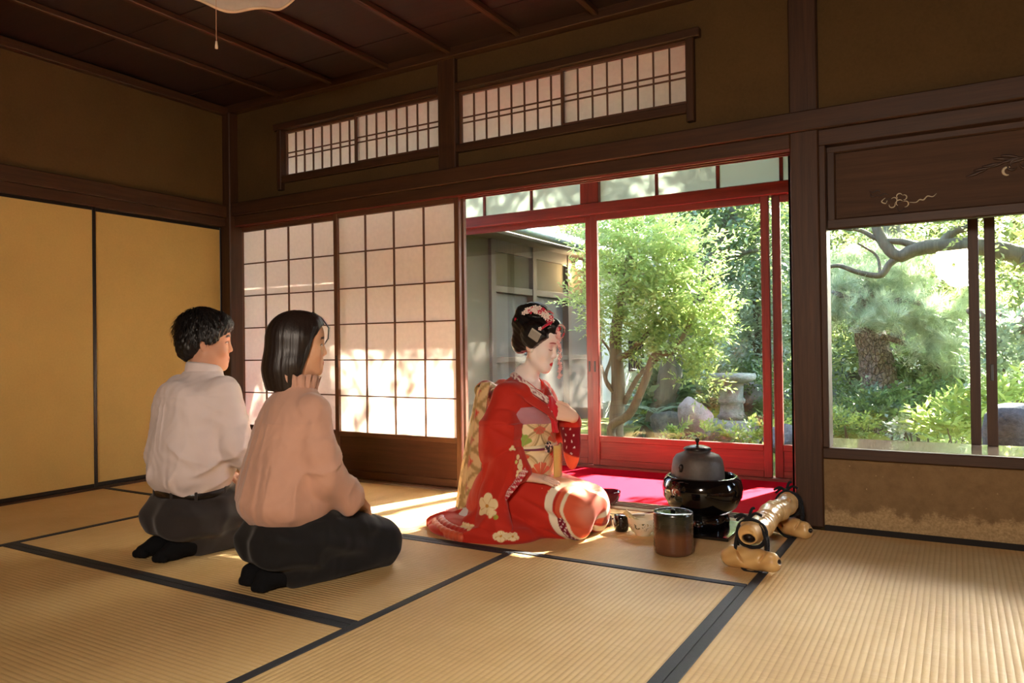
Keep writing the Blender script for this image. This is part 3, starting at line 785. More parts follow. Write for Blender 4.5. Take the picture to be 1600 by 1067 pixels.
L_bright = mk_leaf('bright_evergreen_leaf', srgb(118, 146, 88), srgb(206, 218, 146), 0.5)
L_dark = mk_leaf('dark_evergreen_leaf', srgb(58, 78, 58), srgb(118, 134, 98), 0.3)
L_blue = mk_leaf('grey_green_leaf', srgb(104, 124, 112), srgb(184, 196, 178), 0.3)
L_far = mk_leaf('far_tree_leaf', srgb(84, 98, 72), srgb(160, 166, 116), 0.4, c3=srgb(214, 194, 120))
L_shrub = mk_leaf('shrub_leaf', srgb(66, 96, 72), srgb(136, 160, 116), 0.3, 0.3)
L_lime = mk_leaf('lime_leaf', srgb(124, 154, 84), srgb(196, 208, 132), 0.4)
L_fern = mk_leaf('fern_leaf', srgb(74, 100, 82), srgb(136, 158, 124), 0.35)
L_pine = mk_leaf('pine_needle', srgb(152, 174, 148), srgb(226, 232, 204), 0.35)

# sunlit gaps in the high crowns: the sun reaches these spots of the room (x, y, z, radius)
SPOTS = np.array([(-3.3, 3.70, 0.45, 0.28), (-2.85, 3.70, 0.50, 0.26), (-1.75, 4.05, 0.0, 0.36), (-1.40, 3.98, 0.0, 0.30), (-2.1, 4.1, 0, 0.25), (-1.55, 3.8, 0, .2), (-1.2, 3.9, 0, .15),
                  (-1.44, 2.66, 0.0, 0.26), (-1.52, 2.62, 0.0, 0.2), (-1.42, 3.2, 0.3, 0.16), (-2.0, 3.0, 0.9, 0.13), (-2.25, 3.05, 0.1, 0.12), (-2.45, 3.4, 0.0, 0.2), (-2.35, 2.95, 0.0, .30), (-2.75, 3.15, 0.0, .30)])
def sun_keep(p):
    """False where a twig would shade one of those spots"""
    s = np.array(SUN_DIR); ok = np.ones(len(p), bool)
    for x, y, z, r in SPOTS:
        d = p - np.array([x, y, z]); tt = d @ s; q = d - tt[:, None] * s
        ok &= np.linalg.norm(q, axis=1) > r
    return ok

# --- the leafy tree by the door
YT = 6.7
T1 = tag(empty('leafy_tree', gpt(965, YT)), 'slim multi-stemmed tree with bright small leaves outside the glass door', 'tree')
b0 = gpt(965, YT)
limb('trunk', [b0, G(962, 690, YT), G(966, 600, YT), G(962, 525, YT), G(975, 450, YT), G(990, 380, YT)], 0.085, 0.04, M_bark, T1, 10, 0.03)
limb('branch', [b0 + Vector((0.03, -0.03, 0)), G(955, 670, YT - .1), G(985, 645, YT - .2), G(1010, 590, YT - .25), G(1022, 556, YT - .2), G(1055, 546, YT - .2), G(1085, 490, YT)], 0.05, 0.02, M_bark, T1, 8)
limb('branch', [G(963, 560, YT), G(985, 550, YT - .1), G(1020, 510, YT), G(1060, 450, YT + .1)], 0.04, 0.012, M_bark, T1, 7)
limb('branch', [G(958, 610, YT), G(946, 590, YT), G(955, 555, YT + .1), G(940, 530, YT)], 0.025, 0.01, M_bark, T1, 6)
limb('branch', [G(966, 620, YT), G(948, 600, YT - .1), G(940, 570, YT - .1)], 0.02, 0.01, M_bark, T1, 6)
limb('branch', [G(970, 470, YT), G(1000, 468, YT), G(1030, 450, YT), G(1050, 440, YT)], 0.03, 0.012, M_bark, T1, 6)
limb('branch', [G(975, 630, YT), G(1000, 585, YT), G(1030, 560, YT + .1), G(1052, 540, YT)], 0.03, 0.012, M_bark, T1, 6)
cl = []
for px, py, dy, r, n in ((960, 370, .1, .42, 150), (1010, 365, -.1, .42, 160), (1060, 400, 0, .42, 170), (1000, 420, -.2, .40, 150), (955, 430, .2, .32, 90),
                         (1075, 460, -.1, .38, 150), (1020, 480, -.2, .34, 120), (955, 500, 0, .26, 80), (1010, 535, -.1, .22, 70), (1065, 530, -.1, .36, 150),
                         (1105, 505, .0, .28, 90), (925, 480, -.25, .20, 26), (900, 470, -.3, .16, 14), (940, 345, 0, .35, 90), (1095, 590, 0, .22, 40), (915, 350, .1, .28, 50)):
    cl.append((G(px, py, YT + dy), (r, r, r * 0.72), n))
foliage('foliage', cl, 0.058, 0.026, 0.17, L_bright, T1, 9, 0.6, 1.0, 0.2, 0.25, keep=sun_keep, seed=3)

# --- dark leaning trunk and its heavy crown
YK = 8.0
T2 = tag(empty('leaning_tree', gpt(1012, YK)), 'dark leaning trunk with a heavy crown behind the bright tree', 'tree')
limb('trunk', [gpt(1005, YK), G(1018, 680, YK), G(1040, 620, YK), G(1055, 550, YK), G(1085, 470, YK), G(1120, 400, YK), G(1150, 330, YK), G(1170, 260, YK)], 0.15, 0.09, M_bark2, T2, 12, 0.04)
limb('branch', [G(1080, 480, YK), G(1070, 420, YK), G(1050, 370, YK), G(1060, 300, YK)], 0.08, 0.04, M_bark2, T2, 8)
limb('branch', [G(1115, 420, YK), G(1145, 400, YK), G(1185, 390, YK)], 0.05, 0.02, M_bark2, T2, 7)
cl = [(G(px, py, YK + dy), (r, r, r * .8), n) for px, py, dy, r, n in ((1080, 360, .3, .55, 150), (1140, 350, .2, .5, 130), (1190, 380, 0, .5, 120), (1130, 300, 0, .6, 130), (1060, 290, 0, .6, 120), (1190, 300, .3, .7, 130))]
foliage('foliage', cl, 0.085, 0.035, 0.25, L_dark, T2, 8, 0.1, 1.0, 0.5, 0.3, keep=sun_keep, seed=4)

# --- grey-green tree mid right
YM = 8.6
T3 = tag(empty('grey_green_tree', gpt(1180, YM)), 'grey-green leafed tree above the stone lantern', 'tree')
limb('trunk', [gpt(1185, YM), G(1190, 600, YM), G(1182, 480, YM), G(1175, 400, YM)], 0.06, 0.03, M_bark2, T3, 8)
limb('branch', [G(1186, 560, YM), G(1160, 500, YM), G(1140, 460, YM)], 0.03, 0.012, M_bark2, T3, 6)
cl = [(G(px, py, YM + dy), (r, r, r * .75), n) for px, py, dy, r, n in ((1170, 430, 0, .5, 150), (1130, 455, -.2, .42, 110), (1200, 480, .2, .45, 110), (1165, 520, 0, .40, 80), (1225, 430, 0, .5, 120), (1210, 560, .2, .4, 80), (1140, 570, .4, .4, 70), (1230, 520, 0, .4, 70))]
foliage('foliage', cl, 0.08, 0.03, 0.2, L_blue, T3, 8, 0.1, 1.0, 0.4, 0.3, seed=5)

# --- pine beside the bay window
YP = 7.4
T4 = tag(empty('pine_tree', gpt(1372, YP)), 'pine with thick scaly trunk and pale needle tufts outside the bay window', 'tree')
def pine_bark():
    t = NT('scaly_pine_bark'); v = t.coords((26, 26, 15), 'World')
    vo = t.n('TexVoronoi', feature='DISTANCE_TO_EDGE'); t.l(v, vo.inputs['Vector']); vo.inputs['Scale'].default_value = 1.3
    f = t.noise(v, 3, 4)
    t.base(t.mix(t.math('LESS_THAN', vo.outputs[0], 0.03), t.ramp(f, [(0.3, srgb(124, 112, 104)), (0.7, srgb(176, 164, 152))]), srgb(98, 88, 82)))
    t.bump(t.math('MINIMUM', vo.outputs[0], 0.14), 1.0, 0.08); return t.set(0.9, spec=0.2)
M_pbark = pine_bark()
limb('trunk', [gpt(1378, YP), G(1376, 620, YP), G(1368, 560, YP), G(1352, 500, YP), G(1348, 450, YP)], 0.17, 0.10, M_pbark, T4, 16, 0.05)
# bark plates standing proud of the trunk
trk = spline([gpt(1378, YP), G(1376, 620, YP), G(1368, 560, YP), G(1352, 500, YP)], 7)
for k in range(90):
    u = random.random() * (len(trk) - 1.01); i = int(u); c = trk[i].lerp(trk[i + 1], u - i); rr = 0.17 - 0.06 * u / len(trk)
    a = random.uniform(-PI, 0.2); w, h = random.uniform(.025, .05), random.uniform(.03, .07)
    V = []
    for aa, zz, oo in ((-1, -1, 0), (1, -1, 0), (1.1, 1, 0), (-.9, 1, 0), (0, 0, 0.018)):
        an = a + aa * w / rr; V.append((c.x + (rr + 0.004 + oo) * math.cos(an), c.y + (rr + 0.004 + oo) * math.sin(an), c.z + zz * h))
    o = link('bark_plate', mesh_py('bark_plate', [Vector(q) - T4.location for q in V], [(0, 1, 4), (1, 2, 4), (2, 3, 4), (3, 0, 4)], M_pbark, False), None, T4)
for pts in ([G(1350, 480, YP), G(1310, 460, YP - .2), G(1280, 450, YP)], [G(1352, 490, YP), G(1400, 470, YP - .2), G(1450, 480, YP - .1), G(1500, 520, YP)],
            [G(1350, 470, YP), G(1360, 430, YP), G(1400, 420, YP)], [G(1358, 520, YP), G(1420, 540, YP - .2), G(1490, 590, YP - .2)]):
    limb('branch', pts, 0.035, 0.012, M_pbark, T4, 7)
def needles(name, tufts, parent, ln=0.13, per=46, seed=2):
    g = np.random.default_rng(seed); n = len(tufts); c = np.repeat(np.array(tufts), per, axis=0)
    ax = np.repeat(g.normal(size=(n, 3)) * 0.55 + np.array([0, -0.1, 0.75]), per, axis=0)
    d = ax / np.linalg.norm(ax, axis=1, keepdims=True) + g.normal(size=(n * per, 3)) * 0.55; d /= np.linalg.norm(d, axis=1, keepdims=True)
    sd = np.cross(d, g.normal(size=(n * per, 3))); sd /= np.linalg.norm(sd, axis=1, keepdims=True)
    L = ln * g.uniform(0.7, 1.15, (n * per, 1)); w = 0.0022
    c = c + g.normal(size=c.shape) * 0.012
    V = np.stack([c + sd * w, c - sd * w, c + d * L], axis=1).reshape(-1, 3) - np.array(parent.location)
    k = np.repeat(np.clip(g.random(n * per) * 0.7 + np.repeat(g.random(n) * 0.3, per), 0, 1), 3)
    o = link(name, mesh_np(name, V, np.arange(len(V)).reshape(-1, 3), L_pine, False, None, k), None, parent); o['kind'] = 'stuff'
tf = []
for px, py, dy, r, n in ((1310, 470, 0, .28, 60), (1345, 445, -.1, .30, 70), (1400, 440, 0, .28, 60), (1420, 490, -.2, .30, 70), (1360, 490, -.3, .28, 60), (1470, 500, -.1, .30, 70),
                         (1500, 550, -.1, .28, 60), (1450, 545, -.3, .26, 50), (1490, 590, -.2, .22, 40), (1300, 500, -.1, .2, 36), (1330, 410, .1, .24, 40), (1400, 400, .2, .24, 36), (1515, 480, 0, .25, 40), (1430, 430, .1, .25, 40)):
    c = G(px, py, YP + dy)
    for k in range(n):
        q = rng.normal(size=3); q *= r * rng.random() ** 0.4 / np.linalg.norm(q); tf.append((c.x + q[0], c.y + q[1], c.z + q[2] * .6))
needles('needles', tf, T4)

# --- old tree arching over the bay window from the right
YO = 7.0
T5 = tag(empty('arching_tree', (2.6, 7.6, GZ)), 'old tree arching a long bare bough over the bay window', 'tree')
limb('trunk', [(2.6, 7.6, GZ), (2.55, 7.5, 0.6), (2.3, 7.4, 1.6), (2.0, 7.3, 2.6), (2.0, 7.2, 3.6)], 0.2, 0.14, M_bark2, T5, 12, 0.04)
limb('branch', [(2.3, 7.35, 1.5), G(1660, 405, YO), G(1600, 400, YO), G(1540, 386, YO), G(1470, 384, YO), G(1430, 390, YO), G(1405, 400, YO), G(1385, 385, YO), G(1372, 362, YO), G(1360, 330, YO)], 0.085, 0.035, M_bark2, T5, 10, 0.03)
limb('branch', [G(1405, 400, YO), G(1390, 412, YO), G(1375, 430, YO), G(1340, 425, YO), G(1310, 415, YO), G(1285, 420, YO)], 0.035, 0.015, M_bark2, T5, 7)
limb('branch', [G(1440, 388, YO), G(1410, 378, YO), G(1375, 375, YO), G(1345, 360, YO), G(1320, 358, YO)], 0.035, 0.012, M_bark2, T5, 7)
limb('branch', [G(1470, 384, YO), G(1490, 362, YO), G(1520, 352, YO), G(1560, 320, YO)], 0.045, 0.02, M_bark2, T5, 7)
limb('branch', [(2.45, 7.45, 0.9), G(1640, 515, YO - .4), G(1590, 502, YO - .5), G(1550, 495, YO - .4), G(1515, 485, YO - .2)], 0.07, 0.03, M_bark, T5, 9, 0.05)
limb('branch', [G(1375, 430, YO), G(1370, 400, YO + .1), G(1340, 380, YO + .1)], 0.015, 0.008, M_bark2, T5, 6)
cl = [(G(px, py, YO + dy), (r, r, r * .55), n) for px, py, dy, r, n in ((1560, 350, 0, .4, 70), (1500, 340, .3, .4, 60), (1450, 345, .5, .4, 55), (1590, 440, .2, .3, 50), (1330, 345, .4, .4, 40), (1490, 430, .6, .35, 60))]
foliage('foliage', cl, 0.05, 0.022, 0.16, L_far, T5, 9, 0.2, 1.0, 0.3, 0.3, keep=sun_keep, seed=6)
cl = [((x, y, z), (r, r, r * .7), n) for x, y, z, r, n in ((0.9, 7.0, 3.6, 1.0, 520), (1.9, 7.2, 3.4, 1.0, 520), (2.9, 7.4, 3.6, 1.0, 420), (1.4, 7.2, 4.6, 1.2, 620), (2.5, 7.4, 4.8, 1.2, 520), (0.2, 6.8, 3.1, .8, 380), (3.4, 7.2, 4.4, 1.1, 350), (1.2, 6.3, 2.6, .7, 300), (2.2, 6.4, 2.7, .8, 300), (0.4, 7.8, 4.4, 1.0, 400))]
foliage('crown', cl, 0.11, 0.05, 0.32, L_dark, T5, 9, 0.1, 1.0, 0.4, 0.2, keep=sun_keep, seed=7)

# --- tall trees further back: close the view and filter the sun
for i, (px, Y, h, n, lab) in enumerate(((880, 12.6, 4.6, 420, 'tall tree rising behind the wing roof'), (1110, 12.4, 4.2, 560, 'tall yellow-green tree at the back wall, behind the leaning trunk'),
                                       (1200, 11.6, 4.0, 560, 'tall tree at the back wall behind the lantern'), (1330, 12.0, 3.4, 520, 'tall tree at the back wall behind the pine'), (1470, 11.4, 3.6, 520, 'tall tree at the back wall behind the needle tufts'), (1600, 11.6, 4.0, 460, 'tall tree at the back wall near the picture edge'))):
    b = gpt(px, Y)
    T = tag(empty('tall_tree', b), lab, 'tree', 'tall trees along the garden wall')
    limb('trunk', [b, b + Vector((0.1, 0, 1.2)), b + Vector((-0.05, 0.1, 2.4)), b + Vector((0.1, 0, h))], 0.13, 0.05, M_bark2, T, 8)
    cl = []
    for k in range(10):
        z0_ = (2.9, 1.5, .9, .9, .9, .9)[i]; z = z0_ + (h + .9 - z0_) * k / 10; cl.append((b + Vector((random.uniform(-.9, .9), random.uniform(-.5, .5), z)), (0.9, 0.6, 0.6), int(n * .22)))
    foliage('foliage', cl, 0.12, 0.05, 0.3, L_far if i != 3 else L_dark, T, 8, 0.2, 1.0, 0.4, 0.2, keep=sun_keep, seed=20 + i)
# high crowns towards the sun
for i, (x, y, z, r, n, lab) in enumerate(((0.6, 8.6, 4.1, 1.2, 620, 'dark high crown between lantern and pine'), (-0.7, 8.9, 4.6, 1.1, 520, 'dark high crown over the leaning trunk'), (-1.6, 9.3, 4.4, 0.9, 380, 'dark high crown above the bright tree'))):
    T = tag(empty('high_crowned_tree', (x + .1, y + 0.6, GZ)), lab, 'tree', 'high crowned trees')
    limb('trunk', [(x + .1, y + .6, GZ), (x + .15, y + .6, 1.5), (x, y + .3, 2.9), (x, y, z)], 0.12, 0.06, M_bark2, T, 8)
    cl = [((x + random.uniform(-r, r) * .8, y + random.uniform(-r, r) * .5, z + random.uniform(-.6, .6)), (r * .6, r * .6, r * .45), n // 6) for k in range(6)]
    foliage('foliage', cl, 0.11, 0.05, 0.3, L_dark, T, 9, 0.1, 1.0, 0.4, 0.2, keep=sun_keep, seed=40 + i)

# --- shrubs
def shrub(lab, cls, leaf, wid, tw, mat, seed, per=8, up=0.7, group='garden shrubs', stems=5):
    c0 = sum((Vector(c) for c, r, n in cls), Vector()) / len(cls)
    T = tag(empty('shrub', (c0.x, c0.y, GZ)), lab, 'shrub', group)
    for k in range(stems):
        c = Vector(cls[k % len(cls)][0]); b = Vector((c.x * .7 + c0.x * .3 + random.uniform(-.05, .05), c.y * .7 + c0.y * .3, GZ))
        limb('stem', [b, b.lerp(c, .5) + Vector((random.uniform(-.05, .05), 0, 0)), c], 0.012, 0.005, M_bark2, T, 5)
    foliage('foliage', cls, leaf, wid, tw, mat, T, per, up, 0.8, 0.25, 0.2, seed=seed)
    return T
def CL(lst, Y): return [(G(px, py, Y + dy), (r, r * .9, r * .7), n) for px, py, dy, r, n in lst]
shrub('lime green shrub with long leaves just outside the bay window', CL([(1480, 668, 0, .13, 24), (1505, 682, .1, .14, 26), (1450, 685, .1, .10, 14), (1520, 655, .2, .12, 18), (1560, 640, .1, .14, 22), (1595, 630, .2, .14, 22), (1575, 615, .2, .10, 12), (1465, 655, .2, .08, 8)], 5.8), 0.085, 0.026, 0.15, L_lime, 51, 7, 0.8)
shrub('dark glossy shrub under the pine', CL([(1350, 640, 0, .25, 70), (1400, 645, .1, .25, 70), (1450, 630, .2, .25, 70), (1330, 625, .3, .2, 50), (1490, 625, .3, .25, 60), (1390, 660, -.1, .2, 50)], 6.7), 0.05, 0.024, 0.13, L_shrub, 52)
shrub('camellia shrub with reddish blooms right of the pine trunk', CL([(1440, 575, 0, .28, 90), (1470, 600, 0, .25, 80), (1420, 600, .2, .2, 60), (1500, 610, 0, .25, 60), (1425, 560, .1, .2, 40)], 7.5), 0.06, 0.028, 0.14, L_shrub, 53)
shrub('pale shrub right of the window stiles', CL([(1570, 540, 0, .25, 70), (1590, 575, 0, .25, 70), (1560, 590, .2, .2, 50), (1600, 520, .2, .25, 60)], 6.4), 0.055, 0.028, 0.14, L_blue, 54)
shrub('small pale plant at the foot of the bay window', CL([(1415, 675, 0, .10, 22)], 6.0), 0.05, 0.03, 0.08, L_blue, 55, 6)
shrub('leafy undergrowth left of the stone lantern', CL([(1040, 610, 0, .24, 50), (1022, 645, -.2, .22, 40), (1035, 590, .2, .2, 30)], 8.3), 0.14, 0.05, 0.25, L_fern, 56, 9)
shrub('low dark shrub at the right of the lantern', CL([(1190, 640, 0, .3, 70), (1220, 610, 0, .3, 70), (1215, 660, -.2, .25, 50), (1180, 590, .3, .3, 60)], 8.2), 0.06, 0.028, 0.15, L_shrub, 57)
shrub('dense shrub filling behind the lantern', CL([(1130, 610, 0, .4, 70), (1100, 600, .3, .4, 70), (1160, 600, .2, .4, 60)], 9.6), 0.07, 0.03, 0.18, L_dark, 58)
shrub('yellow-green bush at the back wall behind the pine trunk', CL([(1310, 560, 0, .5, 90), (1400, 560, 0, .5, 90), (1330, 500, .2, .5, 80), (1450, 520, .2, .5, 80), (1520, 560, 0, .5, 90), (1590, 480, 0, .5, 90)], 10.6), 0.09, 0.04, 0.24, L_far, 59)
shrub('sunny mossy tuft left of the dark shrub', CL([(1320, 665, 0, .18, 50), (1350, 672, .1, .15, 40), (1300, 655, .2, .15, 40)], 6.3), 0.035, 0.016, 0.08, L_lime, 60)
shrub('low plants along the foot of the glass doors', CL([(1110, 680, 0, .12, 30), (1150, 685, 0, .12, 30), (1060, 682, 0, .12, 26), (1180, 680, .1, .12, 26), (1215, 675, .1, .14, 30)], 7.2), 0.05, 0.025, 0.10, L_lime, 61)

# --- ferns
def fern(px, py, Y, sz, lab, seed):
    c = G(px, py, Y); T = tag(empty('fern', (c.x, c.y, c.z - sz * .5)), lab, 'fern', 'ferns under the pine')
    g = random.Random(seed); Vs = []; Ks = []
    for k in range(13):
        a = k / 13 * 2 * PI + g.uniform(-.2, .2); L = sz * g.uniform(.8, 1.2); kk = g.random()
        for j in range(1, 26):
            u = j / 26; x = L * u; z = L * (0.75 * u - 0.62 * u * u)
            w = L * 0.20 * math.sin(PI * min(1, u * 0.9 + 0.1)) + 0.006; dirv = Vector((math.cos(a), math.sin(a), 0)); sd = Vector((-dirv.y, dirv.x, 0))
            p = dirv * x + Vector((0, 0, z))
            for s in (-1, 1):
                tip = p + sd * s * w + dirv * w * .35 - Vector((0, 0, w * .15)); h = L / 26 * .42
                Vs += [p - dirv * h, (p + tip) / 2 - dirv * h * .8, tip, (p + tip) / 2 + dirv * h]; Ks += [kk] * 4
    o = link('frond', mesh_np('frond', [tuple(v) for v in Vs], np.arange(len(Vs)).reshape(-1, 4), L_fern, False, None, Ks), None, T); o['kind'] = 'stuff'
fern(1325, 610, 6.9, .38, 'large dark fern left of the pine trunk', 1); fern(1300, 630, 6.6, .32, 'dark fern against the bay window post', 2); fern(1410, 620, 7.0, .3, 'fern tucked right of the pine trunk foot', 3)
fern(1025, 615, 7.6, .42, 'broad fern below the leafy tree', 4)

# --- stones and lantern
def rock(name, c, r, lab, mat, seed, sq=(1, 1, .8)):
    g = np.random.default_rng(seed); bm = bmesh.new(); bmesh.ops.create_icosphere(bm, subdivisions=4, radius=1)
    dirs = g.normal(size=(9, 3)); dirs /= np.linalg.norm(dirs, axis=1, keepdims=True); off = g.uniform(.55, .92, 9)
    for v in bm.verts:
        d = np.array(v.co); k = 1.0
        for q, f in zip(dirs, off):
            dd = d @ q
            if dd > 0.05: k = min(k, f / dd)
        k += 0.03 * math.sin(d[0] * 9 + seed) * math.cos(d[2] * 11) 
        v.co = Vector(d * k * r * np.array(sq))
    m = bpy.data.meshes.new(name); bm.to_mesh(m); bm.free(); m.shade_smooth()
    return tag(link(name, m, mat, None, c), lab, 'rock', 'garden rocks')
rock('rock', G(1085, 660, 7.6), .25, 'pinkish upright rock in front of the lantern', mk_stone('pink_rock', srgb(134, 116, 112), srgb(186, 170, 164)), 1, (.8, .8, 1.1))
rock('rock', G(1170, 625, 8.3), .26, 'pale boulder right of the lantern column', M_rock, 2)
rock('rock', G(1045, 670, 7.8), .24, 'grey rock at the foot of the leaning trunk', M_rock, 3, (1, 1, .9))
rock('rock', G(1130, 690, 7.3), .2, 'low rock below the lantern', M_rock, 4)
rock('rock', G(1225, 690, 7.0), .2, 'dark rock near the narrow door strip', M_basin, 5)
rock('rock', G(1330, 690, 6.6), .22, 'flat stepping stone with moss by the bay window', mk_stone('mossy_stone', srgb(110, 112, 60), srgb(176, 176, 96)), 6, (1.4, 1, .5))
V, Q = lathe([(.001, .36), (.08, .36), (.13, .345), (.17, .29), (.185, .2), (.18, .08), (.16, 0), (.001, 0)], 32)
bp = G(1592, 690, 5.3)
tag(link('stone_basin', mesh_np('stone_basin', V * 1.0, Q, M_basin), None, None, (bp.x, bp.y, bp.z - .14)), 'smooth dark rounded stone post close outside the window', 'stone')
ln = tag(empty('stone_lantern', gpt(1143, 7.9)), 'weathered stone lantern pedestal with a flat round cap among the rocks', 'lantern')
zb_ = G(1143, 655, 7.9).z - GZ; zt_ = G(1143, 588, 7.9).z - GZ
def lat(name, prof, mat, parent, seg=24):
    V, Q = lathe(prof, seg); return link(name, mesh_np(name, V, Q, mat), None, parent)
lat('base_stone', [(.001, 0), (.26, 0), (.27, zb_ - .06), (.2, zb_), (.001, zb_)], M_granite, ln)
lat('column', [(.13, zb_), (.155, zb_ + .03), (.125, zb_ + .06), (.115, zb_ + .16), (.135, zb_ + .18), (.135, zb_ + .21), (.115, zb_ + .23), (.12, zt_ - .08), (.14, zt_ - .06)], M_granite, ln)
lat('cap_stone', [(.001, zt_ - .07), (.15, zt_ - .07), (.24, zt_ - .03), (.25, zt_), (.24, zt_ + .03), (.001, zt_ + .035)], M_granite, ln, 6 * 4)

# ------------------------------------------------------------------ sculpting toolkit: blended solids -> one smooth surface
class Vox:
    """distance field on a grid; solids are blended in, then one continuous skin is drawn over it"""
    def __init__(s, lo, hi, h):
        hh = h if hasattr(h, '__len__') else (h, h, h)
        s.ax = [np.arange(lo[i], hi[i] + hh[i], hh[i], dtype=np.float32) for i in range(3)]
        s.f = np.full([len(a) for a in s.ax], 0.5, np.float32); s.T = Matrix.Identity(4); s.sc = 1.0
    def frame(s, M, sc=1.0): s.T = M; s.sc = sc
    def w(s, p): return np.array(s.T @ Vector(p), np.float32)
    def sub_idx(s, lo, hi):
        return tuple(slice(max(0, int(np.searchsorted(a, lo[i])) - 1), min(len(a), int(np.searchsorted(a, hi[i])) + 2)) for i, a in enumerate(s.ax))
    def grids(s, ix):
        return (s.ax[0][ix[0]][:, None, None], s.ax[1][ix[1]][None, :, None], s.ax[2][ix[2]][None, None, :])
    def put(s, ix, d, k, mode):
        a = s.f[ix]
        if mode == 'add':
            hh = np.maximum(k - np.abs(a - d), 0) / k; s.f[ix] = np.minimum(a, d) - hh * hh * k * 0.25
        elif mode == 'cut':
            d = -d; hh = np.maximum(k - np.abs(a - d), 0) / k; s.f[ix] = np.maximum(a, d) + hh * hh * k * 0.25
    def rc(s, a, b, ra, rb, k=0.02, mode='add', flat=None):
        """tapered limb; flat=(axis, factor) squashes the section along a world axis"""
        a, b = s.w(a), s.w(b); ra *= s.sc; rb *= s.sc; m = max(ra, rb) + k + 0.03
        ix = s.sub_idx(np.minimum(a, b) - m, np.maximum(a, b) + m); X, Y, Z = s.grids(ix)
        ab = b - a; L = max(float(ab @ ab), 1e-9)
        px, py, pz = X - a[0], Y - a[1], Z - a[2]
        t = np.clip((px * ab[0] + py * ab[1] + pz * ab[2]) / L, 0, 1)
        dx, dy, dz = px - t * ab[0], py - t * ab[1], pz - t * ab[2]
        if flat:
            ax = s.T.to_3x3() @ Vector(flat[0]); q = dx * ax.x + dy * ax.y + dz * ax.z; e = 1 / flat[1] - 1
            dx, dy, dz = dx + ax.x * q * e, dy + ax.y * q * e, dz + ax.z * q * e
        s.put(ix, np.sqrt(dx * dx + dy * dy + dz * dz) - (ra + (rb - ra) * t), k, mode)
    def chain(s, pts, rad, k=0.02, mode='add', flat=None):
        for i in range(len(pts) - 1): s.rc(pts[i], pts[i + 1], rad[i], rad[i + 1], k, mode, flat)
    def ell(s, c, r, k=0.02, mode='add', rot=None):
        c = s.w(c); R = s.T.to_3x3().normalized()
        if rot is not None: R = R @ rot
        r = np.array(r, np.float32) * s.sc; m = float(max(r)) + k + 0.03
        ix = s.sub_idx(c - m, c + m); X, Y, Z = s.grids(ix); px, py, pz = X - c[0], Y - c[1], Z - c[2]
        q = [(px * R[0][i] + py * R[1][i] + pz * R[2][i]) / r[i] for i in range(3)]
        k0 = np.sqrt(q[0] ** 2 + q[1] ** 2 + q[2] ** 2)
        k1 = np.sqrt((q[0] / r[0]) ** 2 + (q[1] / r[1]) ** 2 + (q[2] / r[2]) ** 2)
        s.put(ix, k0 * (k0 - 1) / np.maximum(k1, 1e-6), k, mode)
    def loft(s, secs, k=0.02, mode='add', p=2.3):
        """sections (z, cx, cy, rx, ry) stacked along z"""
        S_ = np.array(secs, np.float32); z0, z1 = S_[0, 0], S_[-1, 0]
        zf = np.linspace(z0, z1, 64); cols = [np.interp(zf, S_[:, 0], S_[:, i]) for i in range(1, 5)]
        ker = np.array([1, 2, 3, 4, 3, 2, 1]) / 16.0
        cols = [np.convolve(np.pad(c, 3, mode='edge'), ker, 'valid') for c in cols]
        m = float(max(cols[2].max(), cols[3].max())) + k + 0.05
        lo = (float(cols[0].min()) - m, float(cols[1].min()) - m, z0 - 0.05); hi = (float(cols[0].max()) + m, float(cols[1].max()) + m, z1 + 0.05)
        ix = s.sub_idx(lo, hi); X, Y, Z = s.grids(ix); zz = s.ax[2][ix[2]]
        cx, cy, rx, ry = [np.interp(zz, zf, c)[None, None, :].astype(np.float32) for c in cols]
        q = (np.abs((X - cx) / rx) ** p + np.abs((Y - cy) / ry) ** p) ** (1 / p)
        d = (q - 1) * np.minimum(rx, ry)
        dz = np.maximum(z0 - Z, Z - z1); d = np.where((d > 0) & (dz > 0), np.sqrt(np.maximum(d, 0) ** 2 + np.maximum(dz, 0) ** 2), np.maximum(d, dz))
        s.put(ix, d.astype(np.float32), k, mode)
    def fn(s, f, lo, hi, k=0.02, mode='add'):
        ix = s.sub_idx(lo, hi); X, Y, Z = s.grids(ix); s.put(ix, (f(X, Y, Z) + 0 * (X + Y + Z)).astype(np.float32), k, mode)
    def disp(s, f, lo, hi):
        ix = s.sub_idx(lo, hi); X, Y, Z = s.grids(ix); s.f[ix] += (f(X, Y, Z)).astype(np.float32)
    def surface(s, smooth=2):
        f = s.f; ins = f < 0; nx, ny, nz = f.shape
        cnt = np.zeros((nx - 1, ny - 1, nz - 1), np.int8)
        for i in (0, 1):
            for j in (0, 1):
                for k in (0, 1): cnt += ins[i:nx - 1 + i, j:ny - 1 + j, k:nz - 1 + k]
        act = (cnt > 0) & (cnt < 8); I, J, K = np.nonzero(act)
        idx = np.full(act.shape, -1, np.int32); idx[I, J, K] = np.arange(len(I))
        acc = np.zeros((len(I), 3), np.float32); n = np.zeros(len(I), np.float32)
        cor = [(i, j, k) for i in (0, 1) for j in (0, 1) for k in (0, 1)]
        for a in range(8):
            for b in range(a + 1, 8):
                if sum(x != y for x, y in zip(cor[a], cor[b])) != 1: continue
                va = f[I + cor[a][0], J + cor[a][1], K + cor[a][2]]; vb = f[I + cor[b][0], J + cor[b][1], K + cor[b][2]]
                m = (va < 0) != (vb < 0); t = np.where(m, va / np.where(m, va - vb, 1), 0)
                for q in range(3): acc[:, q] += np.where(m, cor[a][q] + t * (cor[b][q] - cor[a][q]), 0)
                n += m
        acc /= n[:, None]
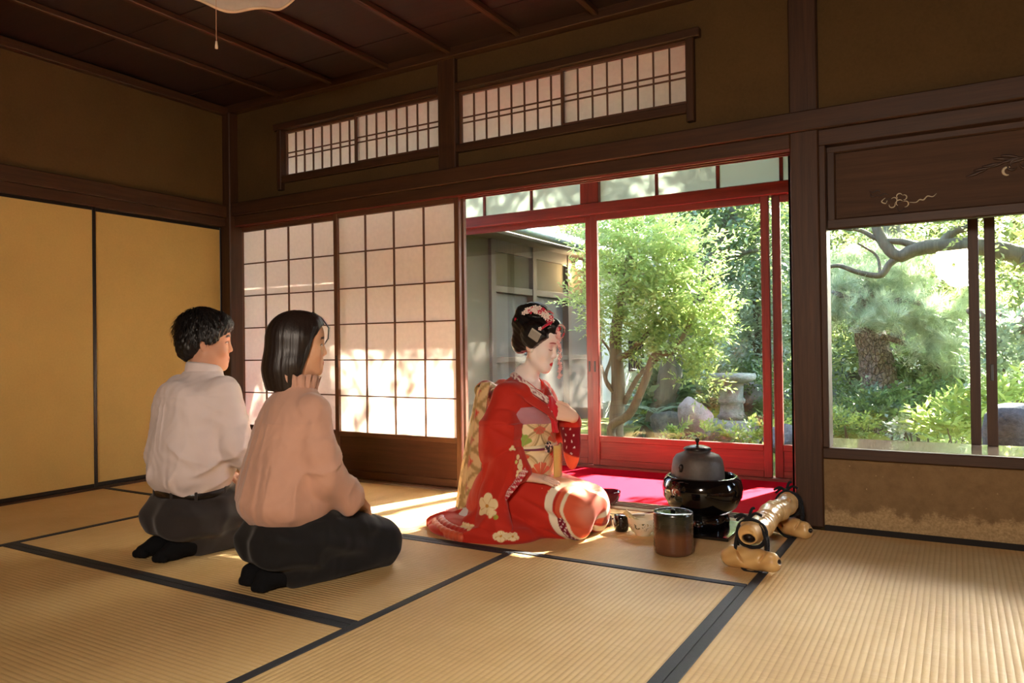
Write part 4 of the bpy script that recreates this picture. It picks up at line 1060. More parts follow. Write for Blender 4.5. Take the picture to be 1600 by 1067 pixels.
        V = np.stack([np.interp(I + acc[:, 0], np.arange(nx), s.ax[0]), np.interp(J + acc[:, 1], np.arange(ny), s.ax[1]), np.interp(K + acc[:, 2], np.arange(nz), s.ax[2])], 1)
        Q = []
        for ax in range(3):
            sl0 = [slice(1, -1)] * 3; sl0[ax] = slice(0, -1); sl1 = list(sl0); sl1[ax] = slice(1, None)
            a, b = ins[tuple(sl0)], ins[tuple(sl1)]; ch = a != b
            P = np.argwhere(ch); o = np.ones(3, int); o[ax] = 0; P = P + o
            u, v = [(1, 2), (2, 0), (0, 1)][ax]
            def cell(du, dv):
                q = P.copy(); q[:, u] -= du; q[:, v] -= dv; return idx[q[:, 0], q[:, 1], q[:, 2]]
            quad = np.stack([cell(1, 1), cell(0, 1), cell(0, 0), cell(1, 0)], 1)
            flip = ~a[ch]; quad[flip] = quad[flip][:, ::-1]; Q.append(quad)
        Q = np.concatenate(Q); Q = Q[(Q >= 0).all(1)]
        for _ in range(smooth):
            A = np.zeros_like(V); c = np.zeros(len(V))
            for e in range(4):
                a, b = Q[:, e], Q[:, (e + 1) % 4]
                for q in range(3): A[:, q] += np.bincount(a, V[b, q], len(V)) + np.bincount(b, V[a, q], len(V))
                c += np.bincount(a, minlength=len(V)) + np.bincount(b, minlength=len(V))
            V = 0.5 * V + 0.5 * A / np.maximum(c, 1)[:, None]
        return V.astype(np.float32), Q

def lin(r, g, b): return np.array(srgb(r, g, b)[:3], np.float32)
def paint(C, m, c, a=1.0):
    """mix colour c into C where mask m (0..1)"""
    m = np.clip(m, 0, 1)[:, None] * a; C[:] = C * (1 - m) + np.asarray(c)[None, :] * m
def sst(e0, e1, x): t = np.clip((x - e0) / (e1 - e0), 0, 1); return t * t * (3 - 2 * t)

def head_frame(c, yaw, pitch, roll=0, sc=1.0):
    """yaw: + turns to the left; pitch: + looks down"""
    return Matrix.Translation(c) @ (Matrix.Rotation(yaw, 4, 'Z') @ Matrix.Rotation(-pitch, 4, 'X') @ Matrix.Rotation(roll, 4, 'Y')) @ Matrix.Scale(sc, 4)

def sculpt_head(v, M, sc, jaw=1.0, ear=True):
    v.frame(M, sc)
    v.ell((0, -.014, .038), (.073, .092, .083), .02)                      # cranium
    v.ell((0, .034, -.018), (.060, .056, .085), .03)                      # face
    v.ell((0, .045, .045), (.056, .046, .05), .03)                        # forehead
    for s in (-1, 1):
        v.rc((s * .052 * jaw, .0, -.045), (s * .022 * jaw, .062, -.092), .018, .017, .03)   # jaw line
        v.ell((s * .036, .055, -.028), (.024, .026, .028), .02)           # cheek
    v.ell((0, .070, -.096), (.022 * jaw, .019, .017), .02)                # chin
    v.ell((0, .057, -.068), (.034, .034, .034), .02); v.ell((0, .078, -.046), (.013, .012, .014), .012)                       # mouth mound
    for s in (-1, 1): v.ell((s * .030, .092, .006), (.019, .013, .012), .012, 'cut')       # eye sockets
    for s in (-1, 1): v.ell((s * .030, .0735, .003), (.0155, .0135, .0125), .006)           # eyeballs / lids
    v.rc((0, .083, .020), (0, .1005, -.026), .0068, .0088, .012)           # nose
    for s in (-1, 1): v.ell((s * .0095, .0925, -.031), (.0075, .009, .0065), .006)
    v.ell((0, .0885, -.060), (.019, .009, .0058), .006); v.ell((0, .0865, -.071), (.016, .009, .0062), .006)   # lips
    if ear:
        for s in (-1, 1):
            R = Matrix.Rotation(s * 0.35, 3, 'Z') @ Matrix.Rotation(-0.15, 3, 'X')
            v.ell((s * .074, -.008, -.004), (.008, .019, .031), .006, rot=R)
            v.ell((s * .083, -.002, .000), (.006, .010, .018), .005, 'cut', rot=R)
            v.ell((s * .073, .002, -.024), (.007, .010, .012), .006)

def paint_face(C, V, M, lips, brow, eye, brow_z=.032, brow_w=.0042, eye_h=.0055, lip_a=1.0, lid=False):
    L = (np.array(M.inverted()) @ np.c_[V, np.ones(len(V))].T).T[:, :3]; x, y, z = np.abs(L[:, 0]), L[:, 1], L[:, 2]
    front = (y > .045) & (np.abs(L[:, 2]) < .12) & (x < .07)
    bz = brow_z - np.maximum(0, x - .036) * .35
    paint(C, front * sst(brow_w + .0015, brow_w - .0015, np.abs(z - bz)) * sst(.010, .015, x) * sst(.052, .044, x), brow)
    e = ((x - .030) / .0145) ** 2 + ((z - .003) / eye_h) ** 2
    if lid:
        paint(C, front * sst(.0026, .0012, np.abs(z + .003 - .18 * (x - .03) ** 2 / .015)) * sst(.014, .017, x) * sst(.047, .043, x), eye)
    else:
        paint(C, front * sst(1.25, .85, e), lin(214, 206, 200))
        paint(C, front * sst(1.2, .8, ((x - .029) / .0065) ** 2 + ((z - .003) / .0066) ** 2) * (e < 1.1), eye)
        paint(C, front * sst(.0022, .0008, np.abs(z - .003 - eye_h * np.sqrt(np.clip(1 - ((x - .03) / .017) ** 2, 0, 1)))) * (x > .012) * (x < .048), brow)
    lp = (((L[:, 0]) / .0185) ** 2 + ((z + .0655) / .0095) ** 2)
    paint(C, (y > .075) * sst(1.2, .8, lp), lips, lip_a)
    paint(C, (y > .075) * sst(.0014, .0005, np.abs(z + .0655)) * (x < .018), lips * .5, .45)
    return L

def sculpt_hand(v, M, sc, side, curl=(.25, .25, .25, .3), thumb=.3, spread=.0, stub=.04):
    """wrist at origin, fingers along +Y, back of the hand +Z; side=+1 thumb towards +X"""
    v.frame(M, sc)
    v.rc((0, -stub, 0), (0, .012, 0), .023, .022, .01, flat=((0, 0, 1), .8))
    xs = [.029, .010, -.010, -.028]; ln = [.072, .080, .074, .058]
    for i in range(4):
        x = xs[i] * side
        v.rc((x * .55, .01, 0), (x, .078, .002), .0155, .0115, .012)
        p = Vector((x, .080, .002)); a = 0.0
        for j, (fr, cu) in enumerate(((.45, .9), (.31, 1.1), (.24, .9))):
            a += curl[i] * cu; q = p + Vector((x * spread * fr, math.cos(a), -math.sin(a))) * (ln[i] * fr)
            v.rc(p, q, .0092 - .0011 * j, .0084 - .0011 * j, .003); p = q
    t0, t1 = Vector((.016 * side, .012, -.006)), Vector((.042 * side, .046, -.010 - .01 * thumb))
    t2 = t1 + Vector((.010 * side * (1 - thumb), .026, -.012 * thumb)); t3 = t2 + Vector((-.006 * side * thumb, .022, -.012 * thumb))
    v.rc(t0, t1, .014, .0115, .010); v.rc(t1, t2, .0105, .0095, .004); v.rc(t2, t3, .0095, .0078, .004)

def skin_obj(name, v, mat, parent, colfn=None, smooth=2):
    V, Q = v.surface(smooth)
    return link(name, mesh_np(name, V, Q, mat, True, None if colfn is None else colfn(V)), None, parent)

def wav(x, f, p=0.0): return np.sin(x * f + p)
M_skin = mk_attr('skin', 0.5, 0.05, 300, sss=0.12)
M_hair = None
def mk_hair(name, c, rough=0.32, sc=(300, 300, 12)):
    t = NT(name); v = t.coords(sc); f = t.noise(v, 1.0, 4)
    t.base(t.ramp(f, [(0.3, tuple(x * .6 for x in c[:3]) + (1,)), (0.7, tuple(x * 1.5 for x in c[:3]) + (1,))])); t.bump(f, 0.5, 0.002)
    return t.set(rough, spec=0.5)
M_hair = mk_hair('black_hair', srgb(22, 18, 17), .45)
M_hairg = mk_hair('lacquered_black_hair', srgb(18, 16, 17), 0.3)

def strands(name, M, n, gen, mat, parent, seed=1, seg=4):
    """hair locks: flat tapered ribbons; gen(rng) -> (list of points in the head frame, width)"""
    g = random.Random(seed); Vs, Fs = [], []
    for i in range(n):
        pts, w = gen(g)
        P = [M @ Vector(p) for p in pts]; m = len(P); o = len(Vs); c = M.translation
        for k, p in enumerate(P):
            t = (P[min(k + 1, m - 1)] - P[max(k - 1, 0)]).normalized(); nn = (p - c).normalized(); s = t.cross(nn).normalized()
            ww = w * (1 - (k / (m - 1)) ** 2 * .95)
            Vs += [p - s * ww, p + nn * ww * .5, p + s * ww]
        for k in range(m - 1):
            for q in (0, 1):
                a = o + k * 3 + q; Fs.append((a, a + 1, a + 4, a + 3))
    o = link(name, mesh_np(name, [tuple(v) for v in Vs], np.array(Fs), mat), None, parent); o['kind'] = 'stuff'
    return o

# ------------------------------------------------------------------ the young man kneeling in a white shirt
def cloth_mat(name, c, rough=.75, sheen=.2, var=.05, bs=900):
    return mk_plain(name, c, rough, var, 5, .12, bs, sheen=sheen, spec=.25, wr=(9, .9, (1, 1, .6), .02))
man = tag(empty('person', (-2.775, 2.08, 0), math.radians(-6)), 'person kneeling in a white shirt and dark trousers, dark hair, seen from behind', 'person')
HM = head_frame((-.008, .030, .876), math.radians(-30), math.radians(3), 0, 1.04)
v = Vox((-.34, -.34, -.01), (.34, .50, 1.03), (.0036, .0036, .0036))
I4 = Matrix.Identity(4)
v.frame(I4)
v.loft([(.14, 0, -.03, .15, .12), (.3, 0, -.02, .14, .10), (.5, 0, -.01, .15, .10), (.66, 0, .0, .16, .09), (.72, 0, .0, .10, .07)], .03)
for s in (-1, 1):
    v.chain([(s * .17, .0, .67), (s * .235, .03, .44), (s * .16, .22, .30)], [.048, .040, .028], .02)
    v.chain([(s * .09, -.03, .18), (s * .11, .38, .10)], [.08, .06], .03); v.chain([(s * .11, .40, .055), (s * .08, -.08, .05), (s * .075, -.19, .036)], [.04, .03, .018], .02)
    sculpt_hand(v, Matrix.Translation((s * .16, .22, .30)) @ Matrix.Rotation(s * .5, 4, 'Z') @ Matrix.Rotation(-.75, 4, 'X'), 1.0, -s, (.3, .3, .3, .3)); v.frame(I4)
v.rc((0, -.005, .70), (0, .02, .83), .060, .055, .03)
sculpt_head(v, HM, 1.04, 1.08)
def colr(V):
    C = np.tile(lin(214, 160, 132), (len(V), 1))
    paint_face(C, V, HM, lin(186, 112, 100), lin(40, 30, 26), lin(28, 20, 18), eye_h=.0048, brow_w=.0048, lip_a=.8)
    return C
skin_obj('body', v, M_skin, man, colr)

# hair: short, layered and tousled
v = Vox((-.15, -.16, .72), (.15, .20, 1.06), .0045)
v.frame(HM, 1.04)
v.ell((0, -.018, .045), (.086, .106, .094), .01); v.ell((0, .04, .075), (.07, .065, .055), .03)
v.ell((0, -.065, -.015), (.072, .055, .065), .03)
for s in (-1, 1): v.ell((s * .066, .02, .018), (.02, .035, .045), .02)
IM = np.array(HM.inverted())
def loc(X, Y, Z):
    return [IM[i, 0] * X + IM[i, 1] * Y + IM[i, 2] * Z + IM[i, 3] for i in range(3)]
def face_cut(X, Y, Z):
    x, y, z = loc(X, Y, Z)
    yb = np.interp(z, [-.2, -.075, -.05, -.03, -.012, .0, .022, .038, .06, .09, .12], [-.09, -.07, -.03, -.008, .005, .04, .052, .085, .1, .2, .3])
    return (yb - y) * .8
v.fn(face_cut, (-.2, -.2, .6), (.2, .3, 1.1), .008, 'cut')
v.fn(lambda X, Y, Z: (loc(X, Y, Z)[2] + .092 + 0 * X), (-.2, -.2, .6), (.2, .3, 1.1), .01, 'cut')
def tous(X, Y, Z):
    x, y, z = loc(X, Y, Z); a = np.arctan2(x, -y)
    return .0035 * np.sin(a * 17 + z * 60) * np.sin(z * 90 + a * 5) + .0025 * np.sin(a * 31 - z * 120)
v.disp(tous, (-.2, -.2, .6), (.2, .3, 1.1))
hair = skin_obj('hair', v, M_hair, man, None, 1)
def man_lock(g):
    a = g.uniform(0, 2 * PI); e = g.uniform(-.35, 1.5)
    p = Vector((.084 * math.cos(e) * math.sin(a), -.018 - .104 * math.cos(e) * math.cos(a), .045 + .092 * math.sin(e)))
    front = p.y > .035 and p.z < .07
    if front or (p.y > -.0 and p.z < .02): p.z = .075 + .05 * g.random(); p.y = min(p.y, .055)
    rad = (p - Vector((0, -.018, .03))).normalized(); whorl = Vector((0, -.05, .14))
    t = (p - whorl); t = (t - rad * t.dot(rad)).normalized(); t = (t + Vector((g.gauss(0, .35), g.gauss(0, .35), -.25))).normalized()
    L = g.uniform(.03, .055); o = g.uniform(.0, .010)
    return [p - t * L * .3 - rad * .004, p + rad * (.002 + o), p + t * L * .5 + rad * (.003 + o), p + t * L - rad * (.002 - o * 1.2)], g.uniform(.003, .0055)
strands('hair_locks', HM, 900, man_lock, M_hair, hair, 5)

# shirt
v = Vox((-.40, -.26, .20), (.40, .42, .84), (.0045, .0045, .0045)); v.frame(I4)
v.loft([(.225, 0, -.045, .148, .118), (.258, 0, -.045, .160, .132), (.285, 0, -.052, .182, .148), (.315, 0, -.056, .194, .158), (.40, 0, -.055, .196, .155), (.52, 0, -.045, .200, .150), (.62, 0, -.025, .205, .138), (.685, 0, -.01, .185, .115), (.725, 0, .0, .115, .088), (.755, 0, .008, .072, .07)], .02)
for s in (-1, 1):
    v.chain([(s * .165, -.0, .665), (s * .232, .02, .46), (s * .23, .06, .42), (s * .16, .225, .30)], [.074, .066, .064, .043], .03)
v.ell((0, -.13, .62), (.13, .04, .1), .05)
v.rc((0, .0, .735), (0, .014, .765), .062, .058, .012)     # collar stand
def ridge(t): return (1 - np.abs(np.sin(t))) ** 2
def folds(X, Y, Z):
    back = np.clip(-(Y + .0) / .1, 0, 1); lowm = np.clip((.655 - Z) / .05, 0, 1); up_ = np.clip((Z - .275) / .05, 0, 1)
    sp = X / (1 + 1.1 * np.clip(.655 - Z, 0, .3))
    d = -.0050 * (np.exp(-((sp - .016) / .0045) ** 2) + np.exp(-((sp + .016) / .0045) ** 2)) * back * lowm * np.clip((Z - .40) / .12, 0, 1)
    d = d - .0120 * ridge(sp * 26 + .9 + 1.2 * np.sin(Z * 9)) * np.clip((.50 - Z) / .15, 0, 1) * up_ * np.clip(np.abs(X) / .05, .2, 1)
    d = d - .0110 * ridge(X * 11 + Z * 17 + .6) * np.clip((X - .03) / .08, 0, 1) * np.clip((.62 - Z) / .08, 0, 1) * back
    d = d - .0095 * ridge(-X * 12 + Z * 14 + 1.9) * np.clip((-X - .03) / .08, 0, 1) * np.clip((.60 - Z) / .08, 0, 1) * back
    d = d - .0120 * ridge(Z * 20 - Y * 15 + .8 * np.sin(Z * 20)) * np.clip((np.abs(X) - .16) / .05, 0, 1) * np.clip((.62 - Z) / .1, .1, 1)
    d = d - .0035 * ridge((np.abs(X) * .8 + Z) * 24) * np.clip((Z - .56) / .06, 0, 1) * np.clip((np.abs(X) - .08) / .06, 0, 1)
    d = d - .0025 * np.exp(-((Z - .655 - .1 * X * X) / .003) ** 2) * back          # yoke seam
    return d + .0015 * np.sin(X * 90 + 3 * np.sin(Z * 30)) * np.sin(Z * 60 + 2 * np.sin(X * 40)) * up_
v.disp(folds, (-.4, -.3, .2), (.4, .4, .74))
v.fn(lambda X, Y, Z: Z - (.245 + 0 * X), (-.2, -.26, .1), (.2, .1, .4), .004, 'cut') if False else None
v.rc((0, .02, .77), (0, .03, .90), .060, .062, .004, 'cut')   # open neck
M_shirt = cloth_mat('white_cotton', srgb(228, 212, 209))
skin_obj('shirt', v, M_shirt, man)
# folded collar
V = []; nu = 44
for j, (dr, z) in enumerate(((-.002, .790), (.003, .797), (.009, .790), (.013, .765), (.0135, .748), (.010, .748))):
    for i in range(nu):
        a = math.radians(-138 + 276 * i / (nu - 1)) - PI / 2; sag = .026 * (math.sin(a) + 1) / 2
        dip = .02 if j >= 3 else 0
        V.append((math.cos(a) * (.063 + dr), .012 + math.sin(a) * (.065 + dr) + sag * .3, z - sag * 1.0 + dip * 0))
link('collar', mesh_np('collar', V, grid_quads(nu, 6), M_shirt), None, man)

# trousers and belt
def trousers(par, mat, waist, hipw, yoff, kz=1.0, wide=1.0, loz=0.0, fd=.004, knee=.40, top=None):
    v = Vox((-.34, -.30, -.005), (.34, .56, waist + .06), (.005, .005, .005)); v.frame(I4)
    v.loft([(.11, 0, yoff - .02, hipw * .98, .15), (.18, 0, yoff - .02, hipw * 1.04, .165), (waist - .03, 0, yoff, hipw, .148), (waist + .02, 0, yoff + .01, hipw * .93, .135)], .03)
    for s in (-1, 1):
        v.ell((s * .075, yoff - .05, .155), (.105 * wide, .125, .095), .05)
        v.rc((s * .085, yoff + .06, .175), (s * .105, knee, .105), .105 * wide, .075 * wide, .05)
        v.rc((s * .105, knee + .02, .062), (s * .085, -.06, .055), .060 * wide, .056, .03)
    def fo(X, Y, Z):
        return fd * np.sin(Y * 30 + Z * 40 + X * 12) * np.clip(Z / .1, .2, 1) + fd * .7 * np.sin(X * 45 - Y * 16 + Z * 30) + fd * .9 * np.exp(-((np.abs(X) - .2) / .05) ** 2) * np.sin(Z * 70 + Y * 20)
    v.disp(fo, (-.4, -.3, 0), (.4, .6, waist - .03))
    v.fn(lambda X, Y, Z: .004 - Z + 0 * X, (-.4, -.3, -.1), (.4, .6, .1), .004, 'cut') if False else None
    v.f[:, :, 0] = np.maximum(v.f[:, :, 0], .001)
    return skin_obj('trousers', v, mat, par)
M_trou = mk_plain('charcoal_wool', srgb(52, 47, 46), .8, .1, 8, .25, 900, sheen=.15, spec=.2, wr=(8, 1, (1, 1, .6), .02))
M_trou2 = mk_plain('black_crepe', srgb(24, 23, 24), .75, .1, 8, .25, 900, sheen=.1, spec=.25, wr=(8, 1, (1, 1, .6), .02))
M_sock = mk_plain('black_knit_sock', srgb(20, 20, 22), .9, .15, 30, .3, 900, spec=.15)
tro = trousers(man, M_trou, .262, .164, -.045, knee=.37)
V = []; nu = 72
for dr, z in ((.0, .243), (.006, .243), (.007, .258), (.006, .274), (.0, .274)):
    for i in range(nu):
        a = 2 * PI * i / nu; c, s_ = math.cos(a), math.sin(a)
        V.append(((.166 + dr) * math.copysign(abs(c) ** .87, c), -.043 + (.140 + dr) * math.copysign(abs(s_) ** .87, s_), z + .012 * max(0, s_)))
belt = link('belt', mesh_np('belt', V, grid_quads(nu, 5, True), mk_plain('black_leather', srgb(26, 22, 20), .28, .1, 40, .1, 300)), None, man)
for a in (-1.9, -1.2, -.5, .3, -2.6):
    c, s_ = math.cos(a), math.sin(a); x, y = .173 * math.copysign(abs(c) ** .87, c), -.043 + .147 * math.copysign(abs(s_) ** .87, s_)
    o = link('belt_loop', box_mesh(.012, .006, .044, .002), M_trou, man, (x, y, .258)); o.rotation_euler.z = a + PI / 2
def sock(par, s, toe_y=-.25, x0=.075, sp=.03):
    v = Vox((-.2, -.36, -.002), (.2, .04, .13), .004); v.frame(I4)
    x = s * x0; xt = s * (x0 - .01 + sp * 0)
    v.chain([(x, .0, .05), (x, -.09, .052), (xt, -.17, .040), (xt, toe_y + .02, .028)], [.046, .042, .036, .026], .02, flat=((1, 0, 0), 1.0))
    v.ell((x, -.085, .075), (.034, .035, .030), .03)
    for k in range(4): v.ell((xt + (k - 1.5) * .017, toe_y + .008 * abs(k - 1), .020), (.011, .018, .015), .006)
    v.f[:, :, 0] = np.maximum(v.f[:, :, 0], .0015)
    return skin_obj('sock', v, M_sock, par)
sock(man, -1, -.25, .085); sock(man, 1, -.24, .075)

# ------------------------------------------------------------------ the young woman in the pink blouse
wom = tag(empty('person', (-2.095, 1.975, 0), math.radians(-14)), 'person kneeling in a dusty pink blouse and black trousers, straight dark bob', 'person')
wom.scale = (.91, .92, 1.0); man.scale = (.97, .97, 1.0)
HW = head_frame((-.012, .025, .856), math.radians(-24), math.radians(2), 0, .98)
v = Vox((-.32, -.32, -.01), (.32, .50, 1.0), (.0036, .0036, .0036)); v.frame(I4)
v.loft([(.14, 0, -.03, .15, .12), (.3, 0, -.02, .12, .09), (.5, 0, -.01, .13, .085), (.63, 0, .0, .14, .08), (.69, 0, .0, .08, .06)], .03)
for s in (-1, 1):
    v.chain([(s * .14, .0, .64), (s * .20, .0, .42), (s * .15, .18, .285)], [.038, .032, .022], .02)
    v.chain([(s * .09, -.03, .18), (s * .10, .30, .10)], [.08, .055], .03); v.chain([(s * .10, .32, .055), (s * .065, -.08, .05), (s * .062, -.14, .036)], [.036, .028, .017], .02)
    sculpt_hand(v, Matrix.Translation((s * .15, .18, .285)) @ Matrix.Rotation(s * .7, 4, 'Z') @ Matrix.Rotation(-.62, 4, 'X'), .92, -s, (.25, .25, .25, .25)); v.frame(I4)
v.rc((0, -.01, .67), (0, .015, .80), .045, .045, .03)
sculpt_head(v, HW, .98, .92)
def colr(V):
    C = np.tile(lin(226, 174, 140), (len(V), 1))
    paint_face(C, V, HW, lin(190, 80, 84), lin(54, 38, 32), lin(30, 20, 18), lip_a=.9)
    return C
skin_obj('body', v, M_skin, wom, colr)
# bob
v = Vox((-.16, -.18, .62), (.16, .20, 1.03), .004); v.frame(HW, .98)
v.ell((0, -.016, .044), (.083, .103, .090), .01); v.ell((0, .035, .07), (.066, .06, .05), .03)
v.chain([(0, -.05, .02), (0, -.058, -.09), (-.004, -.055, -.185)], [.090, .086, .074], .03)
v.chain([(.055, -.0, .03), (.06, -.03, -.07), (.05, -.045, -.175)], [.04, .036, .028], .03)
v.chain([(-.055, .01, .03), (-.062, -.0, -.07), (-.058, -.015, -.18)], [.04, .036, .028], .03)
IM = np.array(HW.inverted())
def face_cut(X, Y, Z):
    x, y, z = loc(X, Y, Z)
    yb = np.interp(z, [-.3, -.2, -.13, -.09, -.05, -.015, .015, .04, .075, .10, .14], [-.01, -.01, -.012, -.006, .006, .018, .036, .058, .08, .2, .3])
    return (yb - .25 * np.abs(x) * (z < .03) * 0 - y) * .8
v.fn(face_cut, (-.3, -.3, .5), (.3, .3, 1.1), .006, 'cut')
v.fn(lambda X, Y, Z: loc(X, Y, Z)[2] + .172 + .0 * X, (-.3, -.3, .5), (.3, .3, 1.1), .008, 'cut')
v.disp(lambda X, Y, Z: .0006 * np.sin(np.arctan2(loc(X, Y, Z)[0], -loc(X, Y, Z)[1]) * 26) + .0005 * np.sin(np.arctan2(loc(X, Y, Z)[0], -loc(X, Y, Z)[1]) * 47 + 1), (-.3, -.3, .5), (.3, .3, 1.1))
hairw = skin_obj('hair', v, mk_hair('glossy_dark_hair', srgb(34, 24, 20), .40, (260, 260, 7)), wom, None, 2)
def bang(g):
    k = g.random(); x = -.02 + .07 * k
    return [(x * .6, .045, .128), (x, .085, .105), (x + .012, .112, .07), (x + .03, .108, .03), (x + .04, .092, .005)], g.uniform(.0012, .003)
strands('fringe', HW, 16, bang, M_hair, hairw, 8)
def side(g):
    a = g.uniform(-.3, .3); x = .085 + .006 * a
    y0 = .03 + a * .04
    return [(x * .85, y0 + .02, .07), (x, y0, .03), (x + .002, y0 - .016, -.03), (x - .004, y0 - .035, -.09), (x - .02, y0 - .05, -.166)], g.uniform(.003, .006)
strands('side_locks', HW, 18, side, M_hair, hairw, 9)

# blouse: gathered below a back yoke, bloused over the waist
v = Vox((-.40, -.28, .19), (.40, .42, .78), (.0042, .0042, .0042)); v.frame(I4)
v.loft([(.225, 0, -.045, .150, .135), (.245, 0, -.05, .185, .165), (.29, 0, -.055, .200, .175), (.37, 0, -.05, .192, .163), (.48, 0, -.035, .180, .145), (.58, 0, -.02, .174, .125), (.64, 0, -.008, .155, .105), (.685, 0, -.002, .098, .078), (.715, 0, .0, .058, .056)], .02)
for s in (-1, 1):
    v.chain([(s * .128, -.0, .622), (s * .178, -.005, .48), (s * .188, .02, .39), (s * .165, .13, .30), (s * .152, .172, .288)], [.060, .064, .068, .054, .030], .03)
v.rc((0, .0, .69), (0, .012, .735), .055, .052, .01)
def folds(X, Y, Z):
    back = np.clip(-(Y + .0) / .08, 0, 1); below = np.clip((.575 - Z) / .015, 0, 1)
    fan = X / (1 + .8 * np.clip((.575 - Z), 0, .4))
    d = -.0050 * ridge(fan * 70 + .3) * np.exp(-(fan / .07) ** 4) * back * below * np.clip((Z - .42) / .12, .05, 1)
    d = d - .0110 * ridge(fan * 28 + .6 + .5 * np.sin(Z * 12)) * back * below * np.clip((.53 - Z) / .15, 0, 1) * np.clip((Z - .25) / .05, .3, 1)
    d = d - .0028 * np.exp(-((Z - .580) / .0028) ** 2) * back
    arm = np.clip((np.abs(X) - .150) / .04, 0, 1)
    d = d - .0120 * ridge(Z * 15 - Y * 12 + .9 * np.sin(Z * 17 + X * 20)) * arm * np.clip((.56 - Z) / .1, .1, 1)
    d = d - .0045 * ridge(Y * 60 + X * 25) * np.clip((Y - .10) / .05, 0, 1) * arm
    d = d - .0040 * ridge((np.abs(X) + Z * .9) * 26) * np.clip((Z - .48) / .05, 0, 1) * np.clip((np.abs(X) - .10) / .04, 0, 1)
    return d + .0012 * np.sin(X * 110 + 3 * np.sin(Z * 30)) * np.sin(Z * 70 + 2 * np.sin(X * 50))
v.disp(folds, (-.4, -.3, .19), (.4, .42, .70))
v.rc((0, .01, .725), (0, .03, .84), .046, .05, .004, 'cut')
M_blouse = mk_plain('dusty_pink_crepe', srgb(204, 158, 136), .7, .05, 6, .2, 700, sheen=.25, spec=.3, wr=(9, .9, (1, 1, .45), .02))
skin_obj('blouse', v, M_blouse, wom)
V = []; nu = 120
for j, (dr, z) in enumerate(((.022, .685), (.024, .715), (.032, .748), (.029, .748), (.020, .715), (.016, .685))):
    for i in range(nu):
        a = 2 * PI * i / nu; rf = (.006 * math.sin(a * 17) + .003 * math.sin(a * 29)) * (1 if 1 <= j <= 4 else 0) * (1.3 if j in (2, 3) else .5)
        V.append((math.cos(a) * (.052 + dr + rf), .006 + math.sin(a) * (.053 + dr + rf), z + (.004 * math.sin(a * 17 + 1) if j in (2, 3) else 0) - .014 * max(0, math.sin(a))))
link('ruffled_collar', mesh_np('ruffled_collar', V, grid_quads(nu, 6, True), M_blouse), None, wom)
trousers(wom, M_trou2, .255, .160, -.035, wide=1.08, fd=.005, knee=.325)
sock(wom, -1, -.20, .07); sock(wom, 1, -.205, .062)

# ------------------------------------------------------------------ the kneeling woman in the red kimono
mai = tag(empty('person', (-1.78, 3.02, 0), math.radians(-93)), 'person kneeling in a red kimono with gold sash, flowers in upswept black hair', 'person')
HK = head_frame((.0, .142, .850), math.radians(8), math.radians(17), 0, 1.0)
v = Vox((-.32, -.36, -.01), (.32, .50, 1.0), (.0028, .0028, .0028)); v.frame(I4)
v.loft([(.14, 0, -.05, .15, .12), (.3, 0, .0, .12, .09), (.5, 0, .03, .13, .085), (.62, 0, .06, .13, .075), (.68, 0, .07, .08, .06)], .03)
v.chain([(.13, .05, .62), (.19, .045, .42), (.135, .150, .268)], [.038, .030, .020], .02)
v.chain([(-.13, .07, .62), (-.19, .17, .44), (-.085, .285, .515), (-.068, .300, .522)], [.036, .028, .019, .018], .02)
for s in (-1, 1):
    v.chain([(s * .08, -.06, .17), (s * .07 - .05, .30, .11)], [.075, .055], .03); v.chain([(s * .07 - .05, .32, .065), (s * .07, -.08, .05), (s * .05, -.17, .03)], [.04, .033, .018], .02)
HR = Matrix.Translation((.135, .150, .268)) @ Matrix.Rotation(.33, 4, 'Z') @ Matrix.Rotation(-.14, 4, 'X') @ Matrix.Rotation(.15, 4, 'Y')
sculpt_hand(v, HR, .95, -1, (.10, .08, .08, .12), .25)
# left hand at the chest: fingers folded over the cloth, back of the hand outwards
mx = Matrix(((.86, -.10, -.50), (.30, .88, .36), (.40, -.46, .79)))
yv = Vector((.62, -.66, .28)).normalized(); zv = Vector((.72, .62, .15)); zv = (zv - yv * zv.dot(yv)).normalized(); xv = yv.cross(zv)
HL = Matrix.Translation((-.068, .300, .522)) @ Matrix((xv, yv, zv)).transposed().to_4x4()
sculpt_hand(v, HL, .86, 1, (.24, .26, .30, .34), .6, .10, stub=.0); v.frame(I4)
v.rc((0, .075, .66), (0, .125, .79), .044, .042, .03); v.rc((0, .06, .66), (0, .05, .72), .05, .04, .03)
sculpt_head(v, HK, 1.0, .88)
def colr(V):
    C = np.tile(lin(238, 196, 172), (len(V), 1))
    L = (np.array(HK.inverted()) @ np.c_[V, np.ones(len(V))].T).T[:, :3]
    face = sst(-.015, .012, L[:, 1] + .25 * np.minimum(0, L[:, 2] + .05)) * (L[:, 2] > -.3)
    neck = (V[:, 2] > .60).astype(float)
    paint(C, neck * np.maximum(face, sst(.80, .78, V[:, 2])), lin(248, 232, 226))
    ck = np.exp(-(((np.abs(L[:, 0]) - .035) / .016) ** 2 + ((L[:, 2] - .018) / .02) ** 2)) * (L[:, 1] > .04)
    paint(C, ck, lin(232, 150, 150), .55)
    paint_face(C, V, HK, lin(184, 24, 44), lin(168, 52, 60), lin(120, 30, 44), brow_w=.0030, lid=True)
    return C
body = skin_obj('body', v, M_skin, mai, colr)

mai.scale = (.93, .93, 1.0)
